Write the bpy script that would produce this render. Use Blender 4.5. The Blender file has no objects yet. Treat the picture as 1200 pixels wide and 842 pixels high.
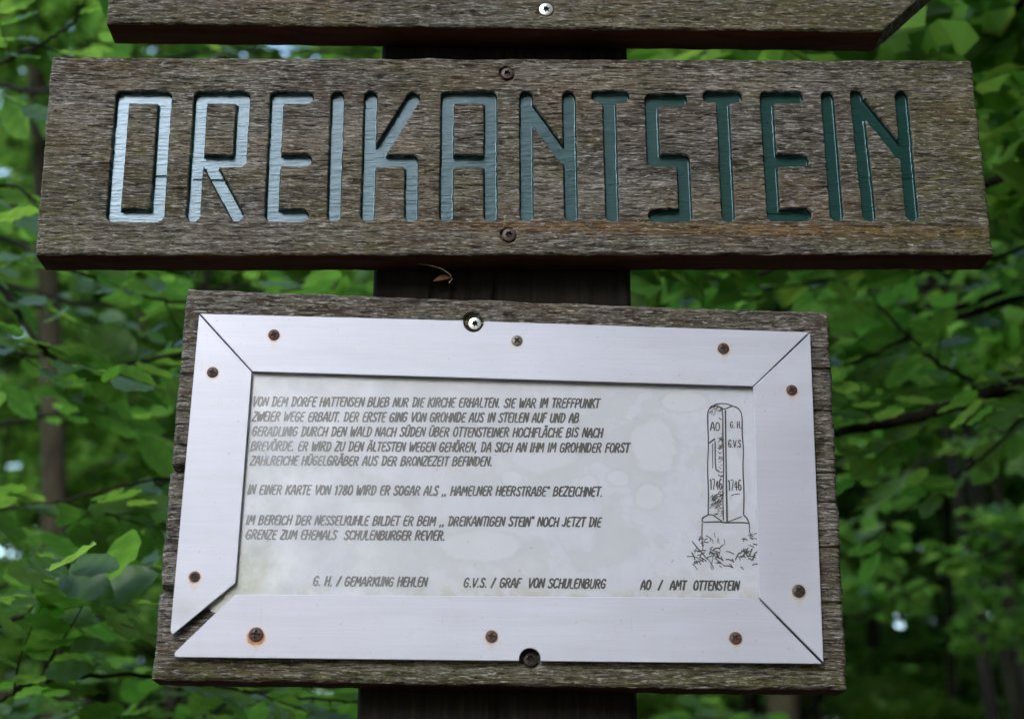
import bpy, bmesh, math, random
import numpy as np
from mathutils import Vector, Matrix
rng = np.random.default_rng(11); random.seed(11)
S = bpy.context.scene
C = S.collection
R = math.radians

# ------------------------------------------------------------------ camera
CAM = np.array([0.0, -1.65, 1.45])
PITCH, YAW, ROLL, FPX = 0.31996, 0.01863, 0.0087, 1896.4      # focal length in pixels of a 1200 px wide picture
cp, sp, cy, sy, cr, sr = math.cos(PITCH), math.sin(PITCH), math.cos(YAW), math.sin(YAW), math.cos(ROLL), math.sin(ROLL)
FW = np.array([sy*cp, cy*cp, sp]); rt = np.array([cy, -sy, 0.0]); up = np.cross(rt, FW)
RT = rt*cr + up*sr; UP = -rt*sr + up*cr
cd = bpy.data.cameras.new('camera'); cam = bpy.data.objects.new('camera', cd); C.objects.link(cam)
cam.matrix_world = Matrix(((RT[0], UP[0], -FW[0], CAM[0]), (RT[1], UP[1], -FW[1], CAM[1]), (RT[2], UP[2], -FW[2], CAM[2]), (0, 0, 0, 1)))
cd.sensor_width = 36; cd.lens = FPX/1200*36; cd.clip_start = 0.05; cd.clip_end = 2000
cd.dof.use_dof = True; cd.dof.focus_distance = 1.75; cd.dof.aperture_fstop = 4.6; cd.dof.aperture_blades = 0
S.camera = cam

def at(px, py, Y=0.0):                       # where the sight line of a photo pixel meets the upright plane y = Y
    d = FW*FPX + RT*(px-600) - UP*(py-421)
    t = (Y-CAM[1])/d[1]
    return CAM + d*t

def project(p):
    v = np.asarray(p)-CAM
    w = v@FW
    return 600+FPX*(v@RT)/w, 421-FPX*(v@UP)/w, w

# ------------------------------------------------------------------ light: overcast sky seen through a forest opening
SUN_EL, SUN_AZ = R(29), R(198)               # azimuth measured from +y clockwise: behind the camera, to the left
world = bpy.data.worlds.new('World'); S.world = world; world.use_nodes = True
wn = world.node_tree.nodes; wl = world.node_tree.links
sky = wn.new('ShaderNodeTexSky'); sky.sky_type = 'NISHITA'; sky.sun_disc = False
sky.sun_elevation = SUN_EL; sky.sun_rotation = SUN_AZ; sky.air_density = 1.0; sky.dust_density = .7; sky.ozone_density = 1.0
hs = wn.new('ShaderNodeHueSaturation'); hs.inputs['Saturation'].default_value = .95       # thin cloud pales the blue
wl.new(sky.outputs[0], hs.inputs['Color']); wl.new(hs.outputs[0], wn['Background'].inputs[0]); wn['Background'].inputs[1].default_value = 0.15
sd = bpy.data.lights.new('sun', 'SUN'); sd.energy = .5; sd.angle = R(25); sd.color = (1.0, 0.985, 0.97)
sun = bpy.data.objects.new('sun', sd); C.objects.link(sun)
sdir = Vector((math.sin(SUN_AZ)*math.cos(SUN_EL), math.cos(SUN_AZ)*math.cos(SUN_EL), math.sin(SUN_EL)))
sun.rotation_euler = sdir.to_track_quat('Z', 'Y').to_euler()
S.view_settings.view_transform = 'Standard'; S.view_settings.look = 'None'
S.view_settings.exposure = 2.7; S.view_settings.gamma = 1.0
S.cycles.max_bounces = 8; S.cycles.transparent_max_bounces = 12
S.cycles.transmission_bounces = 6

# ------------------------------------------------------------------ helpers
def link(o, parent=None):
    C.objects.link(o)
    if parent: o.parent = parent
    return o
def fast_mesh(name, V, F, mats=(), midx=None, attrs=None, smooth=False):
    V = np.asarray(V, dtype=np.float32); F = np.asarray(F, dtype=np.int32)
    me = bpy.data.meshes.new(name); n, k = F.shape
    me.vertices.add(len(V)); me.vertices.foreach_set('co', V.ravel())
    me.loops.add(n*k); me.loops.foreach_set('vertex_index', F.ravel())
    me.polygons.add(n); me.polygons.foreach_set('loop_start', np.arange(0, n*k, k, dtype=np.int32))
    try: me.polygons.foreach_set('loop_total', np.full(n, k, dtype=np.int32))
    except Exception: pass
    for m in mats: me.materials.append(m)
    if midx is not None: me.polygons.foreach_set('material_index', np.asarray(midx, dtype=np.int32))
    me.update(calc_edges=True); me.validate()
    if attrs:
        for an, (dom, arr) in attrs.items():
            a = me.attributes.new(an, 'FLOAT', dom); a.data.foreach_set('value', np.asarray(arr, dtype=np.float32).ravel())
    me.polygons.foreach_set('use_smooth', np.full(len(me.polygons), smooth))
    return me
def new(name, me, parent=None, label=None, cat=None, group=None, kind=None):
    o = link(bpy.data.objects.new(name, me), parent); tag(o, label, cat, group, kind); return o
def tag(o, label=None, cat=None, group=None, kind=None):
    if label: o['label'] = label
    if cat: o['category'] = cat
    if group: o['group'] = group
    if kind: o['kind'] = kind
def bm_mesh(name, bm, *mats, smooth=False):
    me = bpy.data.meshes.new(name); bm.to_mesh(me); bm.free()
    for m in mats: me.materials.append(m)
    if smooth:
        for p in me.polygons: p.use_smooth = True
    return me

# 2-D value noise
def hsh(ix, iy, s):
    h = (ix.astype(np.int64)*374761393 + iy.astype(np.int64)*668265263 + s*974634777) & 0xffffffff
    h = ((h ^ (h >> 13))*1274126177) & 0xffffffff
    return ((h ^ (h >> 16)) & 0xffffff)/float(0xffffff)
def vn(x, y, s=0):
    ix = np.floor(x); iy = np.floor(y); fx = x-ix; fy = y-iy
    fx = fx*fx*(3-2*fx); fy = fy*fy*(3-2*fy)
    a = hsh(ix, iy, s); b = hsh(ix+1, iy, s); c = hsh(ix, iy+1, s); d = hsh(ix+1, iy+1, s)
    return (a*(1-fx)+b*fx)*(1-fy)+(c*(1-fx)+d*fx)*fy
def fbm(x, y, s=0, o=3):
    t = 0; a = 1; n = 0
    for i in range(o):
        t = t+a*vn(x*2**i, y*2**i, s+i*17); n += a; a *= .5
    return t/n

# ------------------------------------------------------------------ materials
class NT:
    def __init__(s, name):
        s.m = bpy.data.materials.new(name); s.m.use_nodes = True
        s.n = s.m.node_tree.nodes; s.l = s.m.node_tree.links; s.b = s.n['Principled BSDF']; s.out = s.n['Material Output']
    def node(s, t, **kw):
        x = s.n.new(t)
        for k, v in kw.items(): setattr(x, k, v)
        return x
    def co(s): 
        if not hasattr(s, '_co'): s._co = s.node('ShaderNodeTexCoord')
        return s._co.outputs['Object']
    def map(s, sc, loc=(0, 0, 0), src=None):
        m = s.node('ShaderNodeMapping'); m.inputs['Scale'].default_value = sc; m.inputs['Location'].default_value = loc
        s.l.new(src or s.co(), m.inputs[0]); return m.outputs[0]
    def noise(s, sc, scale=1, detail=4, rough=.55, loc=(0, 0, 0), dist=0):
        n = s.node('ShaderNodeTexNoise'); s.l.new(s.map(sc, loc), n.inputs['Vector'])
        n.inputs['Scale'].default_value = scale; n.inputs['Detail'].default_value = detail
        n.inputs['Roughness'].default_value = rough; n.inputs['Distortion'].default_value = dist
        return n.outputs[0]
    def ramp(s, v, a, b, lo=0, hi=1):
        r = s.node('ShaderNodeMapRange'); s.l.new(v, r.inputs[0])
        for i, x in ((1, a), (2, b), (3, lo), (4, hi)): r.inputs[i].default_value = x
        return r.outputs[0]
    def sramp(s, v, a, b, lo=0, hi=1):
        r = s.node('ShaderNodeMapRange', interpolation_type='SMOOTHSTEP'); s.l.new(v, r.inputs[0])
        for i, x in ((1, a), (2, b), (3, lo), (4, hi)): r.inputs[i].default_value = x
        return r.outputs[0]
    def math(s, op, a, b=None, clamp=False):
        m = s.node('ShaderNodeMath', operation=op, use_clamp=clamp)
        for i, v in enumerate((a, b)):
            if v is None: continue
            if isinstance(v, (int, float)): m.inputs[i].default_value = v
            else: s.l.new(v, m.inputs[i])
        return m.outputs[0]
    def mix(s, f, a, b, blend='MIX'):
        m = s.node('ShaderNodeMix', data_type='RGBA', blend_type=blend)
        for i, v in ((0, f), (6, a), (7, b)):
            if isinstance(v, (int, float)): m.inputs[i].default_value = v
            elif isinstance(v, tuple): m.inputs[i].default_value = v+(1,) if len(v) == 3 else v
            else: s.l.new(v, m.inputs[i])
        return m.outputs[2]
    def attr(s, name):
        a = s.node('ShaderNodeAttribute'); a.attribute_name = name; return a.outputs['Fac']
    def set(s, k, v):
        if isinstance(v, (int, float)): s.b.inputs[k].default_value = v
        elif isinstance(v, tuple): s.b.inputs[k].default_value = v+(1,)
        else: s.l.new(v, s.b.inputs[k])
    def bump(s, h, strength, dist, normal=None):
        b = s.node('ShaderNodeBump'); b.inputs['Strength'].default_value = strength; b.inputs['Distance'].default_value = dist
        s.l.new(h, b.inputs['Height'])
        if normal: s.l.new(normal, b.inputs['Normal'])
        return b.outputs[0]
    def sep(s):
        x = s.node('ShaderNodeSeparateXYZ'); s.l.new(s.co(), x.inputs[0]); return x.outputs

def wood_material(name, green, paint=False, ochre=.5, tone=1.0, off=0.0):
    t = NT(name)
    fine = t.noise((48, 48, 800), 1, 5, .75, loc=(off, 0, off), dist=.3)
    frag = t.noise((80, 80, 620), 1, 5, .75, loc=(off+3, 0, 0), dist=.4)
    mid = t.noise((9, 9, 60), 1, 4, .6, loc=(off+7, 0, 2), dist=.8)
    big = t.noise((3.2, 3.2, 9), 1, 3, .6, loc=(off+1, 0, 5))
    grit = t.noise((420, 420, 900), 1, 2, .7)
    hgt = t.attr('relief')
    k = tone*1.45
    base = t.mix(t.ramp(fine, .38, .60), (.018*k, .0153*k, .013*k), (.25*k, .228*k, .202*k))
    base = t.mix(t.ramp(mid, .38, .66, 0, .75), base, (.10*k, .084*k, .069*k))
    # raised bleached fibres and the dirt-filled checks between them
    silver = t.math('MULTIPLY', t.ramp(frag, .51, .60), t.ramp(hgt, .40, .7))
    base = t.mix(t.math('MULTIPLY', silver, .85), base, (.58*k, .555*k, .53*k))
    base = t.mix(t.ramp(hgt, .36, .10, 0, .85), base, (.026, .018, .013))
    band_ = t.noise((1.6, 1.6, 34), 1, 4, .6, loc=(off, 0, off+2)); base = t.mix(t.ramp(band_, .56, .40, 0, .42), base, (.035, .027, .022))
    base = t.mix(t.ramp(band_, .52, .66, 0, .30), base, (.34, .31, .275))
    warm = t.ramp(t.noise((4, 4, 14), 1, 4, .65, loc=(off+20, 0, 3)), .50, .66, 0, .5); base = t.mix(warm, base, (.15, .095, .055))
    spk = t.math('MULTIPLY', t.ramp(t.noise((110, 110, 150), 1, 3, .7, loc=(off+13, 0, 6)), .62, .66), t.ramp(t.noise((8, 8, 14), 1, 2, .5, loc=(off+2, 0, 9)), .48, .58))
    base = t.mix(t.math('MULTIPLY', spk, .7), base, (.52, .52, .42))
    oc = t.math('MULTIPLY', t.ramp(big, .47, .58), t.ramp(frag, .42, .6))
    base = t.mix(t.math('MULTIPLY', oc, ochre), base, (.30, .20, .09))
    x, y, z = t.sep()
    if name == 'weathered_wood_name':                      # the ochre streak below the letters
        band = t.math('MULTIPLY', t.sramp(t.math('ABSOLUTE', t.math('ADD', z, -(at(700, 266)[2]))), .011, .002), t.sramp(x, -.22, .15))
        base = t.mix(t.math('MULTIPLY', t.math('MULTIPLY', band, t.ramp(frag, .40, .54)), .95), base, (.28, .155, .05))
    g = green(t, x, z)
    gm = t.math('MULTIPLY', g, t.ramp(t.noise((30, 30, 90), 1, 5, .7, loc=(4, 0, off)), .38, .62))
    base = t.mix(t.math('MULTIPLY', gm, .8), base, (.13, .135, .035))
    thread = t.noise((130, 130, 1500), 1, 3, .7, loc=(off+2, 0, 1), dist=.4)
    base = t.mix(t.ramp(thread, .53, .62, 0, .8), base, (.030, .022, .017))
    fleck = t.ramp(t.noise((75, 75, 480), 1, 3, .7, loc=(off+8, 0, 4), dist=.25), .565, .60)
    base = t.mix(t.math('MULTIPLY', fleck, .62), base, (.62, .60, .57))
    pits = t.ramp(t.noise((46, 46, 560), 1, 3, .75, loc=(off+5, 0, 8), dist=.25), .575, .605)
    base = t.mix(t.math('MULTIPLY', pits, .9), base, (.016, .012, .010))
    lc = t.math('ABSOLUTE', t.math('ADD', t.noise((5, 5, 170), 1, 3, .55, loc=(off+6, 0, 1), dist=.2), -.5))
    lc = t.math('MULTIPLY', t.ramp(lc, .010, .003), t.ramp(t.noise((9, 9, 20), 1, 2), .46, .56))
    base = t.mix(t.math('MULTIPLY', lc, .9), base, (.014, .011, .009))
    base = t.mix(t.ramp(grit, .35, .7, 0, .25), base, (.06, .045, .033))
    rough = t.ramp(fine, .2, .8, .95, .75)
    h = t.math('ADD', t.math('MULTIPLY', fine, 1.0), t.math('MULTIPLY', frag, .7))
    h = t.math('ADD', h, t.math('MULTIPLY', grit, .25))
    h = t.math('ADD', h, t.math('MULTIPLY', thread, -.5)); h = t.math('ADD', h, t.math('MULTIPLY', pits, -.7)); h = t.math('ADD', h, t.math('MULTIPLY', fleck, .4)); h = t.math('ADD', h, t.math('MULTIPLY', lc, -.8)); nb = t.bump(h, 1.0, .0017)
    t.set('Roughness', rough); t.set('Specular IOR Level', .25)
    t.set('Base Color', base); t.l.new(nb, t.b.inputs['Normal'])
    if paint:
        pm = t.attr('paint')
        p2 = t.node('ShaderNodeBsdfPrincipled')
        lines = t.noise((150, 150, 1100), 1, 3, .6, dist=.3)
        wear = t.noise((40, 40, 500), 1, 3, .6)
        pc = t.mix(t.ramp(wear, .3, .75), (.0028, .025, .020), (.005, .040, .031))
        crk = t.math('MULTIPLY', t.ramp(t.noise((10, 10, 330), 1, 3, .6, loc=(9, 0, 0)), .68, .73), .6)
        pc = t.mix(crk, pc, (.012, .014, .012))
        t.l.new(pc, p2.inputs['Base Color'])
        p2.inputs['Roughness'].default_value = .26; p2.inputs['Specular IOR Level'].default_value = .72; p2.inputs['Specular Tint'].default_value = (.62, .80, 1, 1)
        p2.inputs['Coat Weight'].default_value = .0
        ph = t.math('ADD', lines, t.math('MULTIPLY', t.noise((60, 60, 120), 1, 3, .6), .8))
        t.l.new(t.bump(ph, .09, .0010), p2.inputs['Normal'])
        ms = t.node('ShaderNodeMixShader')
        edge = t.math('ADD', pm, t.math('MULTIPLY', t.math('ADD', frag, -.5), .35))
        t.l.new(t.ramp(edge, .42, .58), ms.inputs[0]); t.l.new(t.b.outputs[0], ms.inputs[1]); t.l.new(p2.outputs[0], ms.inputs[2])
        t.l.new(ms.outputs[0], t.out.inputs[0])
    return t.m

def g_name(t, x, z):
    l = t.math('MULTIPLY', t.sramp(x, -.36, -.50), t.sramp(z, 2.33, 2.13))
    r = t.math('MULTIPLY', t.sramp(x, .36, .52), .9)
    m = t.math('MULTIPLY', t.sramp(t.noise((7, 7, 12), 1, 2), .46, .60), .5)
    return t.math('MAXIMUM', t.math('MAXIMUM', l, r), m)
def g_info(t, x, z):
    b = t.sramp(z, 1.70, 1.655)
    m = t.math('MULTIPLY', t.sramp(t.noise((9, 9, 9), 1, 2), .48, .6), .35)
    return t.math('MAXIMUM', b, m)
def g_top(t, x, z):
    return t.math('MAXIMUM', t.sramp(x, -.1, .45), t.math('MULTIPLY', t.sramp(t.noise((6, 6, 12), 1, 2), .42, .6), .6))
M_name = wood_material('weathered_wood_name', g_name, paint=True, ochre=.45, off=0.0, tone=1.0)
M_info = wood_material('weathered_wood_info', g_info, ochre=.12, off=5.3, tone=.92)
M_top = wood_material('weathered_wood_top', g_top, ochre=.45, off=11.1, tone=1.0)

def simple_wood(name, a, b, sc, bump=.6):
    t = NT(name); f = t.noise(sc, 1, 5, .65, dist=.5)
    t.set('Base Color', t.mix(t.ramp(f, .3, .7), a, b)); t.set('Roughness', .85); t.set('Specular IOR Level', .2)
    t.l.new(t.bump(f, bump, .002), t.b.inputs['Normal']); return t
M_under = simple_wood('stained_sheltered_wood', (.055, .016, .009), (.13, .045, .024), (12, 60, 60)).m
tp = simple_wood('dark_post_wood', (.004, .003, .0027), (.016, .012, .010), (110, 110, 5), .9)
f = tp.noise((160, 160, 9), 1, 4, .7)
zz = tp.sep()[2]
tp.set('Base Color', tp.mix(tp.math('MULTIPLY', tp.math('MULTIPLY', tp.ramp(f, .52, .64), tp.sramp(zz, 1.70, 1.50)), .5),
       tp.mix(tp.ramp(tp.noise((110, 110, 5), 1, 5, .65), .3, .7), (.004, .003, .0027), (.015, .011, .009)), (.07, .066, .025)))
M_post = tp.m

# ------------------------------------------------------------------ boards as fine height fields
def grain_relief(X, Z, seed, amp):
    wx = X+.012*fbm(X*14, Z*40, seed+5)
    a = fbm(wx*42, Z*600, seed)
    b = fbm(wx*60, Z*400, seed+40)
    c = np.abs(fbm(wx*5.5, Z*120, seed+70, 3)-.5)*2               # long checks where this nears zero
    r = .45*a+.4*b+.15*vn(X*90, Z*500, seed+9)
    crack = np.clip(1-c/.035, 0, 1)*np.clip((vn(X*7, Z*18, seed+3)-.42)*5, 0, 1)
    chips = np.clip((fbm(wx*60, Z*200, seed+90)-.60)*9, 0, 1)
    rel = np.clip((r-.25)/.5, 0, 1)-.55*crack-.30*chips
    return np.clip(rel, 0, 1), (rel-.6)*amp

def board(name, corners, us, vs, thick, mat, seed, amp=.0016, extra=None, wobble=.0012, right=None, y0=0.0, rad=.003, parent=None):
    """corners: TL, TR, BR, BL as (x, z); us, vs rising 0..1 (v = 0 at the top)"""
    TL, TR, BR, BL = [np.array(c) for c in corners]
    U, Vv = np.meshgrid(us, vs)
    P = (TL*(1-U)[..., None]+TR*U[..., None])*(1-Vv)[..., None]+(BL*(1-U)[..., None]+BR*U[..., None])*Vv[..., None]
    X, Z = P[..., 0].copy(), P[..., 1].copy()
    if right is not None:                                       # a slanted or pointed right end
        xr = right(Z); xl = TL[0]*(1-Vv)+BL[0]*Vv
        X = xl+(xr-xl)*U
    W = np.linalg.norm(TR-TL); H = np.linalg.norm(BL-TL)
    rel, h = grain_relief(X, Z, seed, amp)
    d = np.minimum(np.minimum(U, 1-U)*W, np.minimum(Vv, 1-Vv)*H)
    h = h-rad*np.clip(1-d/rad, 0, 1)**2*(.7+.6*vn(X*40, Z*40, seed))
    pm = np.zeros_like(h)
    if extra: h, rel, pm = extra(X, Z, h, rel, pm)
    # worn outline
    eu = (fbm(Z*60, Z*0+3, seed+1, 4)-.5)*2*wobble; ev = (fbm(X*45, X*0+8, seed+2, 4)-.5)*2*wobble
    X = X+eu*np.where(U < .5, np.exp(-U*W/.004), np.exp(-(1-U)*W/.004))
    Z = Z+ev*np.where(Vv < .5, np.exp(-Vv*H/.004), np.exp(-(1-Vv)*H/.004))
    nv, nu = X.shape
    V = np.stack([X, y0-h, Z], -1).reshape(-1, 3)
    I = np.arange(nv*nu).reshape(nv, nu)
    F = np.stack([I[1:, :-1], I[1:, 1:], I[:-1, 1:], I[:-1, :-1]], -1).reshape(-1, 4)
    ring = np.concatenate([I[0, :-1], I[:-1, -1], I[-1, :0:-1], I[:0:-1, 0]])
    nb = nu-1; sidem = np.zeros(len(ring), int)
    bs = (nu-1)+(nv-1); sidem[bs:bs+nu-1] = 1
    n0 = len(V); B = V[ring].copy(); B[:, 1] = y0+thick
    V = np.vstack([V, B])
    k = np.arange(len(ring)); k2 = (k+1) % len(ring)
    SF = np.stack([ring[k], ring[k2], n0+k2, n0+k], -1)
    cidx = [n0, n0+nu-1, n0+nu-1+nv-1, n0+2*(nu-1)+nv-1]
    # back closed with strips between the top and bottom rows
    topb = n0+np.arange(nu); botb = n0+(nu-1)+(nv-1)+np.arange(nu)
    botb = botb[::-1]; 
    BF = np.stack([topb[:-1], topb[1:], botb[1:], botb[:-1]], -1)
    Fall = np.vstack([F, SF, BF])
    mi = np.r_[np.zeros(len(F), int), sidem, np.ones(len(BF), int)]
    relA = np.r_[rel.ravel(), np.full(len(B), .5)]; pmA = np.r_[pm.ravel(), np.zeros(len(B))]
    me = fast_mesh(name, V, Fall, [mat, M_under], mi, {'relief': ('POINT', relA), 'paint': ('POINT', pmA)}, smooth=True)
    o = new(name, me, parent)
    return o

def xz(px, py, Y=0.0):
    p = at(px, py, Y); return np.array([p[0], p[2]])

# ---- carved lettering: centre lines traced in photo pixels, cut into the board as round-nosed grooves
L = [
 [[(143.4,113.2),(193.1,114),(183.7,252),(132.4,251.5),(143.4,113.2)]],
 [[(231,188),(280.5,188),(285.2,113.6),(235.1,113.6),(226,251.5)],[(247.6,196),(277,251)]],
 [[(359.6,113.6),(324.4,113.6),(318.1,251.5),(353.4,252)],[(321,187),(357.3,187)]],
 [[(395.5,114),(391,251)]],
 [[(434.5,113.6),(430.6,251.5)],[(484.2,114.8),(441,184)],[(439,188),(482.3,188),(481.5,251.5)]],
 [[(523,251.5),(524.6,113.6),(574.7,113.6),(575,251.5)],[(524,188),(575,188)]],
 [[(616.6,113.6),(617.4,251.5)],[(666.8,113.6),(669.5,251.5)],[(619.4,126),(661.7,184)]],
 [[(700.9,112.8),(729.9,112.8)],[(714,113.6),(718,251.5)]],
 [[(798,116.7),(763.6,116.7),(766.3,187.3),(801,187.3),(804,251.5),(768,252.3)]],
 [[(831.5,113),(862.5,113)],[(847,113.6),(854,252)]],
 [[(934,113.6),(898.7,113.6),(907,251),(944,251)],[(902.6,187.3),(940.3,187.3)]],
 [[(970,113.6),(981,251)]],
 [[(1004,112),(1019.4,251.2)],[(1057,113.6),(1069.5,251)],[(1009,121),(1055,178)]],
]
HW = .0076                                    # half the groove's width in metres
HOLES = [xz(594, 86), xz(596, 275)]
def seg_dist(X, Z, a, b):
    ax, az = a; bx, bz = b; dx, dz = bx-ax, bz-az
    t = np.clip(((X-ax)*dx+(Z-az)*dz)/(dx*dx+dz*dz), 0, 1)
    return np.hypot(X-ax-t*dx, Z-az-t*dz)
def carve(X, Z, h, rel, pm):
    D = np.full(X.shape, 1.0); wob = (fbm(X*160, Z*160, 77)-.5)*.0009
    for letter in L:
        for pl in letter:
            pts = [xz(*p) for p in pl]
            for a, b in zip(pts[:-1], pts[1:]):
                x0, x1 = min(a[0], b[0])-.02, max(a[0], b[0])+.02
                c0, c1 = np.searchsorted(X[0], [x0-.01, x1+.01])
                c0 = max(c0-1, 0)
                D[:, c0:c1] = np.minimum(D[:, c0:c1], seg_dist(X[:, c0:c1], Z[:, c0:c1], a, b))
    s = D-HW+wob
    wall = np.clip(.5-s/.0011, 0, 1); wall = wall*wall*(3-2*wall)
    floor = .0092+(fbm(X*60, Z*600, 31)-.5)*.0003
    h = h*(1-wall)-floor*wall
    pm = np.clip(.5-(s-.0001)/.0012, 0, 1)
    rel = np.where(pm > .4, .6, rel)
    for c in HOLES:
        d = np.hypot(X-c[0], Z-c[1])+(vn(X*300, Z*300, 4)-.5)*.0012
        w = np.clip((.0096-d)/.0012, 0, 1); h = h*(1-w)-.0055*w; rel = rel*(1-w)+.1*w
        w2 = np.clip((.013-d)/.004, 0, 1); h = h-.0006*w2
    for (px, py, ln, dp) in [(560,262,120,.0016),(900,247,60,.002),(260,208,70,.0018),(1050,205,90,.0014),(180,203,50,.0016),(720,80,140,.0014),(930,96,170,.0016)]:
        c = xz(px, py); d = np.abs(Z-c[1]-.0012*(fbm(X*40, Z*0, 6)-.5)); q = np.clip(1-np.abs(X-c[0])/(ln*.00095/2), 0, 1)
        w = np.clip(1-d/.0011, 0, 1)*q**.4; h = h-dp*w; rel = rel*(1-w)
    return h, rel, pm

sign = link(bpy.data.objects.new('name_sign', None)); sign.location = (0, 0, 0)
tag(sign, 'long weathered plank with carved green word DREIKANTSTEIN, screwed to the dark post', 'sign')
m_c = [xz(60.7, 66.2), xz(1138.9, 70.2), xz(1164.3, 297.2), xz(40.4, 298.2)]
board('plank', m_c, np.linspace(0, 1, 1200), np.linspace(0, 1, 330), .0475, M_name, 3, amp=.0023, extra=carve, parent=sign)

# upper board: its right end cut to a point; only the lower strip is in view
top_c = [xz(140, -210), xz(1075, -200), xz(1035, 36.5), xz(124.5, 27)]
def arrow(Z):
    zb = xz(1035, 36.5)[1]; xb = xz(1035, 36.5)[0]; zt = zb+.105
    return np.where(Z < zt, xb+(Z-zb)*1.06, xb+(2*zt-zb-Z)*1.06)
vs = np.concatenate([np.linspace(0, .6, 40)[:-1], np.linspace(.6, 1, 120)])
arrow_sign = link(bpy.data.objects.new('direction_sign', None))
tag(arrow_sign, 'pointed weathered board cut off by the top edge, above the word plank', 'sign')
c_top = xz(640, 11)
def top_extra(X, Z, h, rel, pm):
    d = np.hypot(X-c_top[0], Z-c_top[1]); w = np.clip((.0098-d)/.001, 0, 1)
    return h*(1-w)-.0025*w, rel*(1-w)+.15*w, pm
board('plank', top_c, np.linspace(0, 1, 900), vs, .0475, M_top, 21, amp=.0027, extra=top_extra, right=arrow, parent=arrow_sign)

info = link(bpy.data.objects.new('information_sign', None))
tag(info, 'square wooden board with metal framed white text panel, below the carved plank', 'information board')
i_c = [xz(219, 337.5), xz(972, 365.5), xz(993.5, 808.5), xz(177.5, 796)]
NOTCH = [(204, 548, 26, 5.0, .02), (188, 690, 20, 4.5, .016)]
CUTS = [(212,437,34,1.2),(207,520,34,1.6),(962,431,30,1.3),(966,480,30,1.0),(973,553,30,1.0),(978,587,30,1.6),(984,706,34,2.2),(194,620,30,.9),(228,420,24,.8),(975,640,26,.9)]
def info_extra(X, Z, h, rel, pm):
    for (px, py, ln, hw, dp) in NOTCH:
        c = xz(px, py); q = (np.abs(X-c[0]) < ln*.00087)
        w = np.clip((hw*.00087+.0006-np.abs(Z-c[1]))/.0010, 0, 1)*q
        h = h*(1-w)-dp*w; rel = rel*(1-w)+.2*w
    for (px, py, ln, hw) in CUTS:
        c = xz(px, py); q = np.clip((ln*.00087-np.abs(X-c[0]))/.006, 0, 1)
        w = np.clip(1-np.abs(Z-c[1]-.002*(vn(X*60, Z*0, 8)-.5))/(hw*.00087+.0005), 0, 1)*q
        h = h-.005*w; rel = rel*(1-w)
    for (px, py) in [(555, 376), (621, 771)]:
        c = xz(px, py); d = np.hypot(X-c[0], Z-c[1]); w = np.clip((.0115-d)/.0012, 0, 1); h = h*(1-w)-.006*w; rel = rel*(1-w)+.12*w
    return h, rel, pm
us = np.concatenate([np.linspace(0, .13, 110)[:-1], np.linspace(.13, .9, 420)[:-1], np.linspace(.9, 1, 90)])
vs = np.concatenate([np.linspace(0, .1, 60)[:-1], np.linspace(.1, .8, 330)[:-1], np.linspace(.8, 1, 130)])
board('backing_board', i_c, us, vs, .0475, M_info, 51, amp=.0022, extra=info_extra, parent=info, rad=.0045, wobble=.0015)

# ---- post
post = link(bpy.data.objects.new('signpost', None)); tag(post, 'wide near-black wooden post carrying the three boards', 'post')
px0, px1 = -.125, .165
zs = np.linspace(0, 2.62, 420); xs = np.linspace(px0, px1, 150)
X, Z = np.meshgrid(xs, zs)
h = (fbm(X*120, Z*3, 5, 3)-.5)*.004-np.clip(1-np.abs(fbm(X*22, Z*1.2, 8)-.5)/.02, 0, 1)*.005
ed = np.minimum(X-px0, px1-X); h = h-.006*np.clip(1-ed/.006, 0, 1)**2
V = np.stack([X, .0500-np.minimum(h, .0015), Z], -1).reshape(-1, 3); I = np.arange(X.size).reshape(X.shape)
F = np.stack([I[:-1, :-1], I[:-1, 1:], I[1:, 1:], I[1:, :-1]], -1).reshape(-1, 4)
ring = np.concatenate([I[0, :-1], I[:-1, -1], I[-1, :0:-1], I[:0:-1, 0]]); n0 = len(V)
B = V[ring].copy(); B[:, 1] = .17; V = np.vstack([V, B]); k = np.arange(len(ring)); k2 = (k+1) % len(ring)
SF = np.stack([ring[k2], ring[k], n0+k, n0+k2], -1)
botb = n0+np.arange(150); topb = (n0+149+419+np.arange(150))[::-1]
BF = np.stack([topb[:-1], topb[1:], botb[1:], botb[:-1]], -1)
new('shaft', fast_mesh('shaft', V, np.vstack([F, SF, BF]), [M_post], smooth=True), post)

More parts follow.
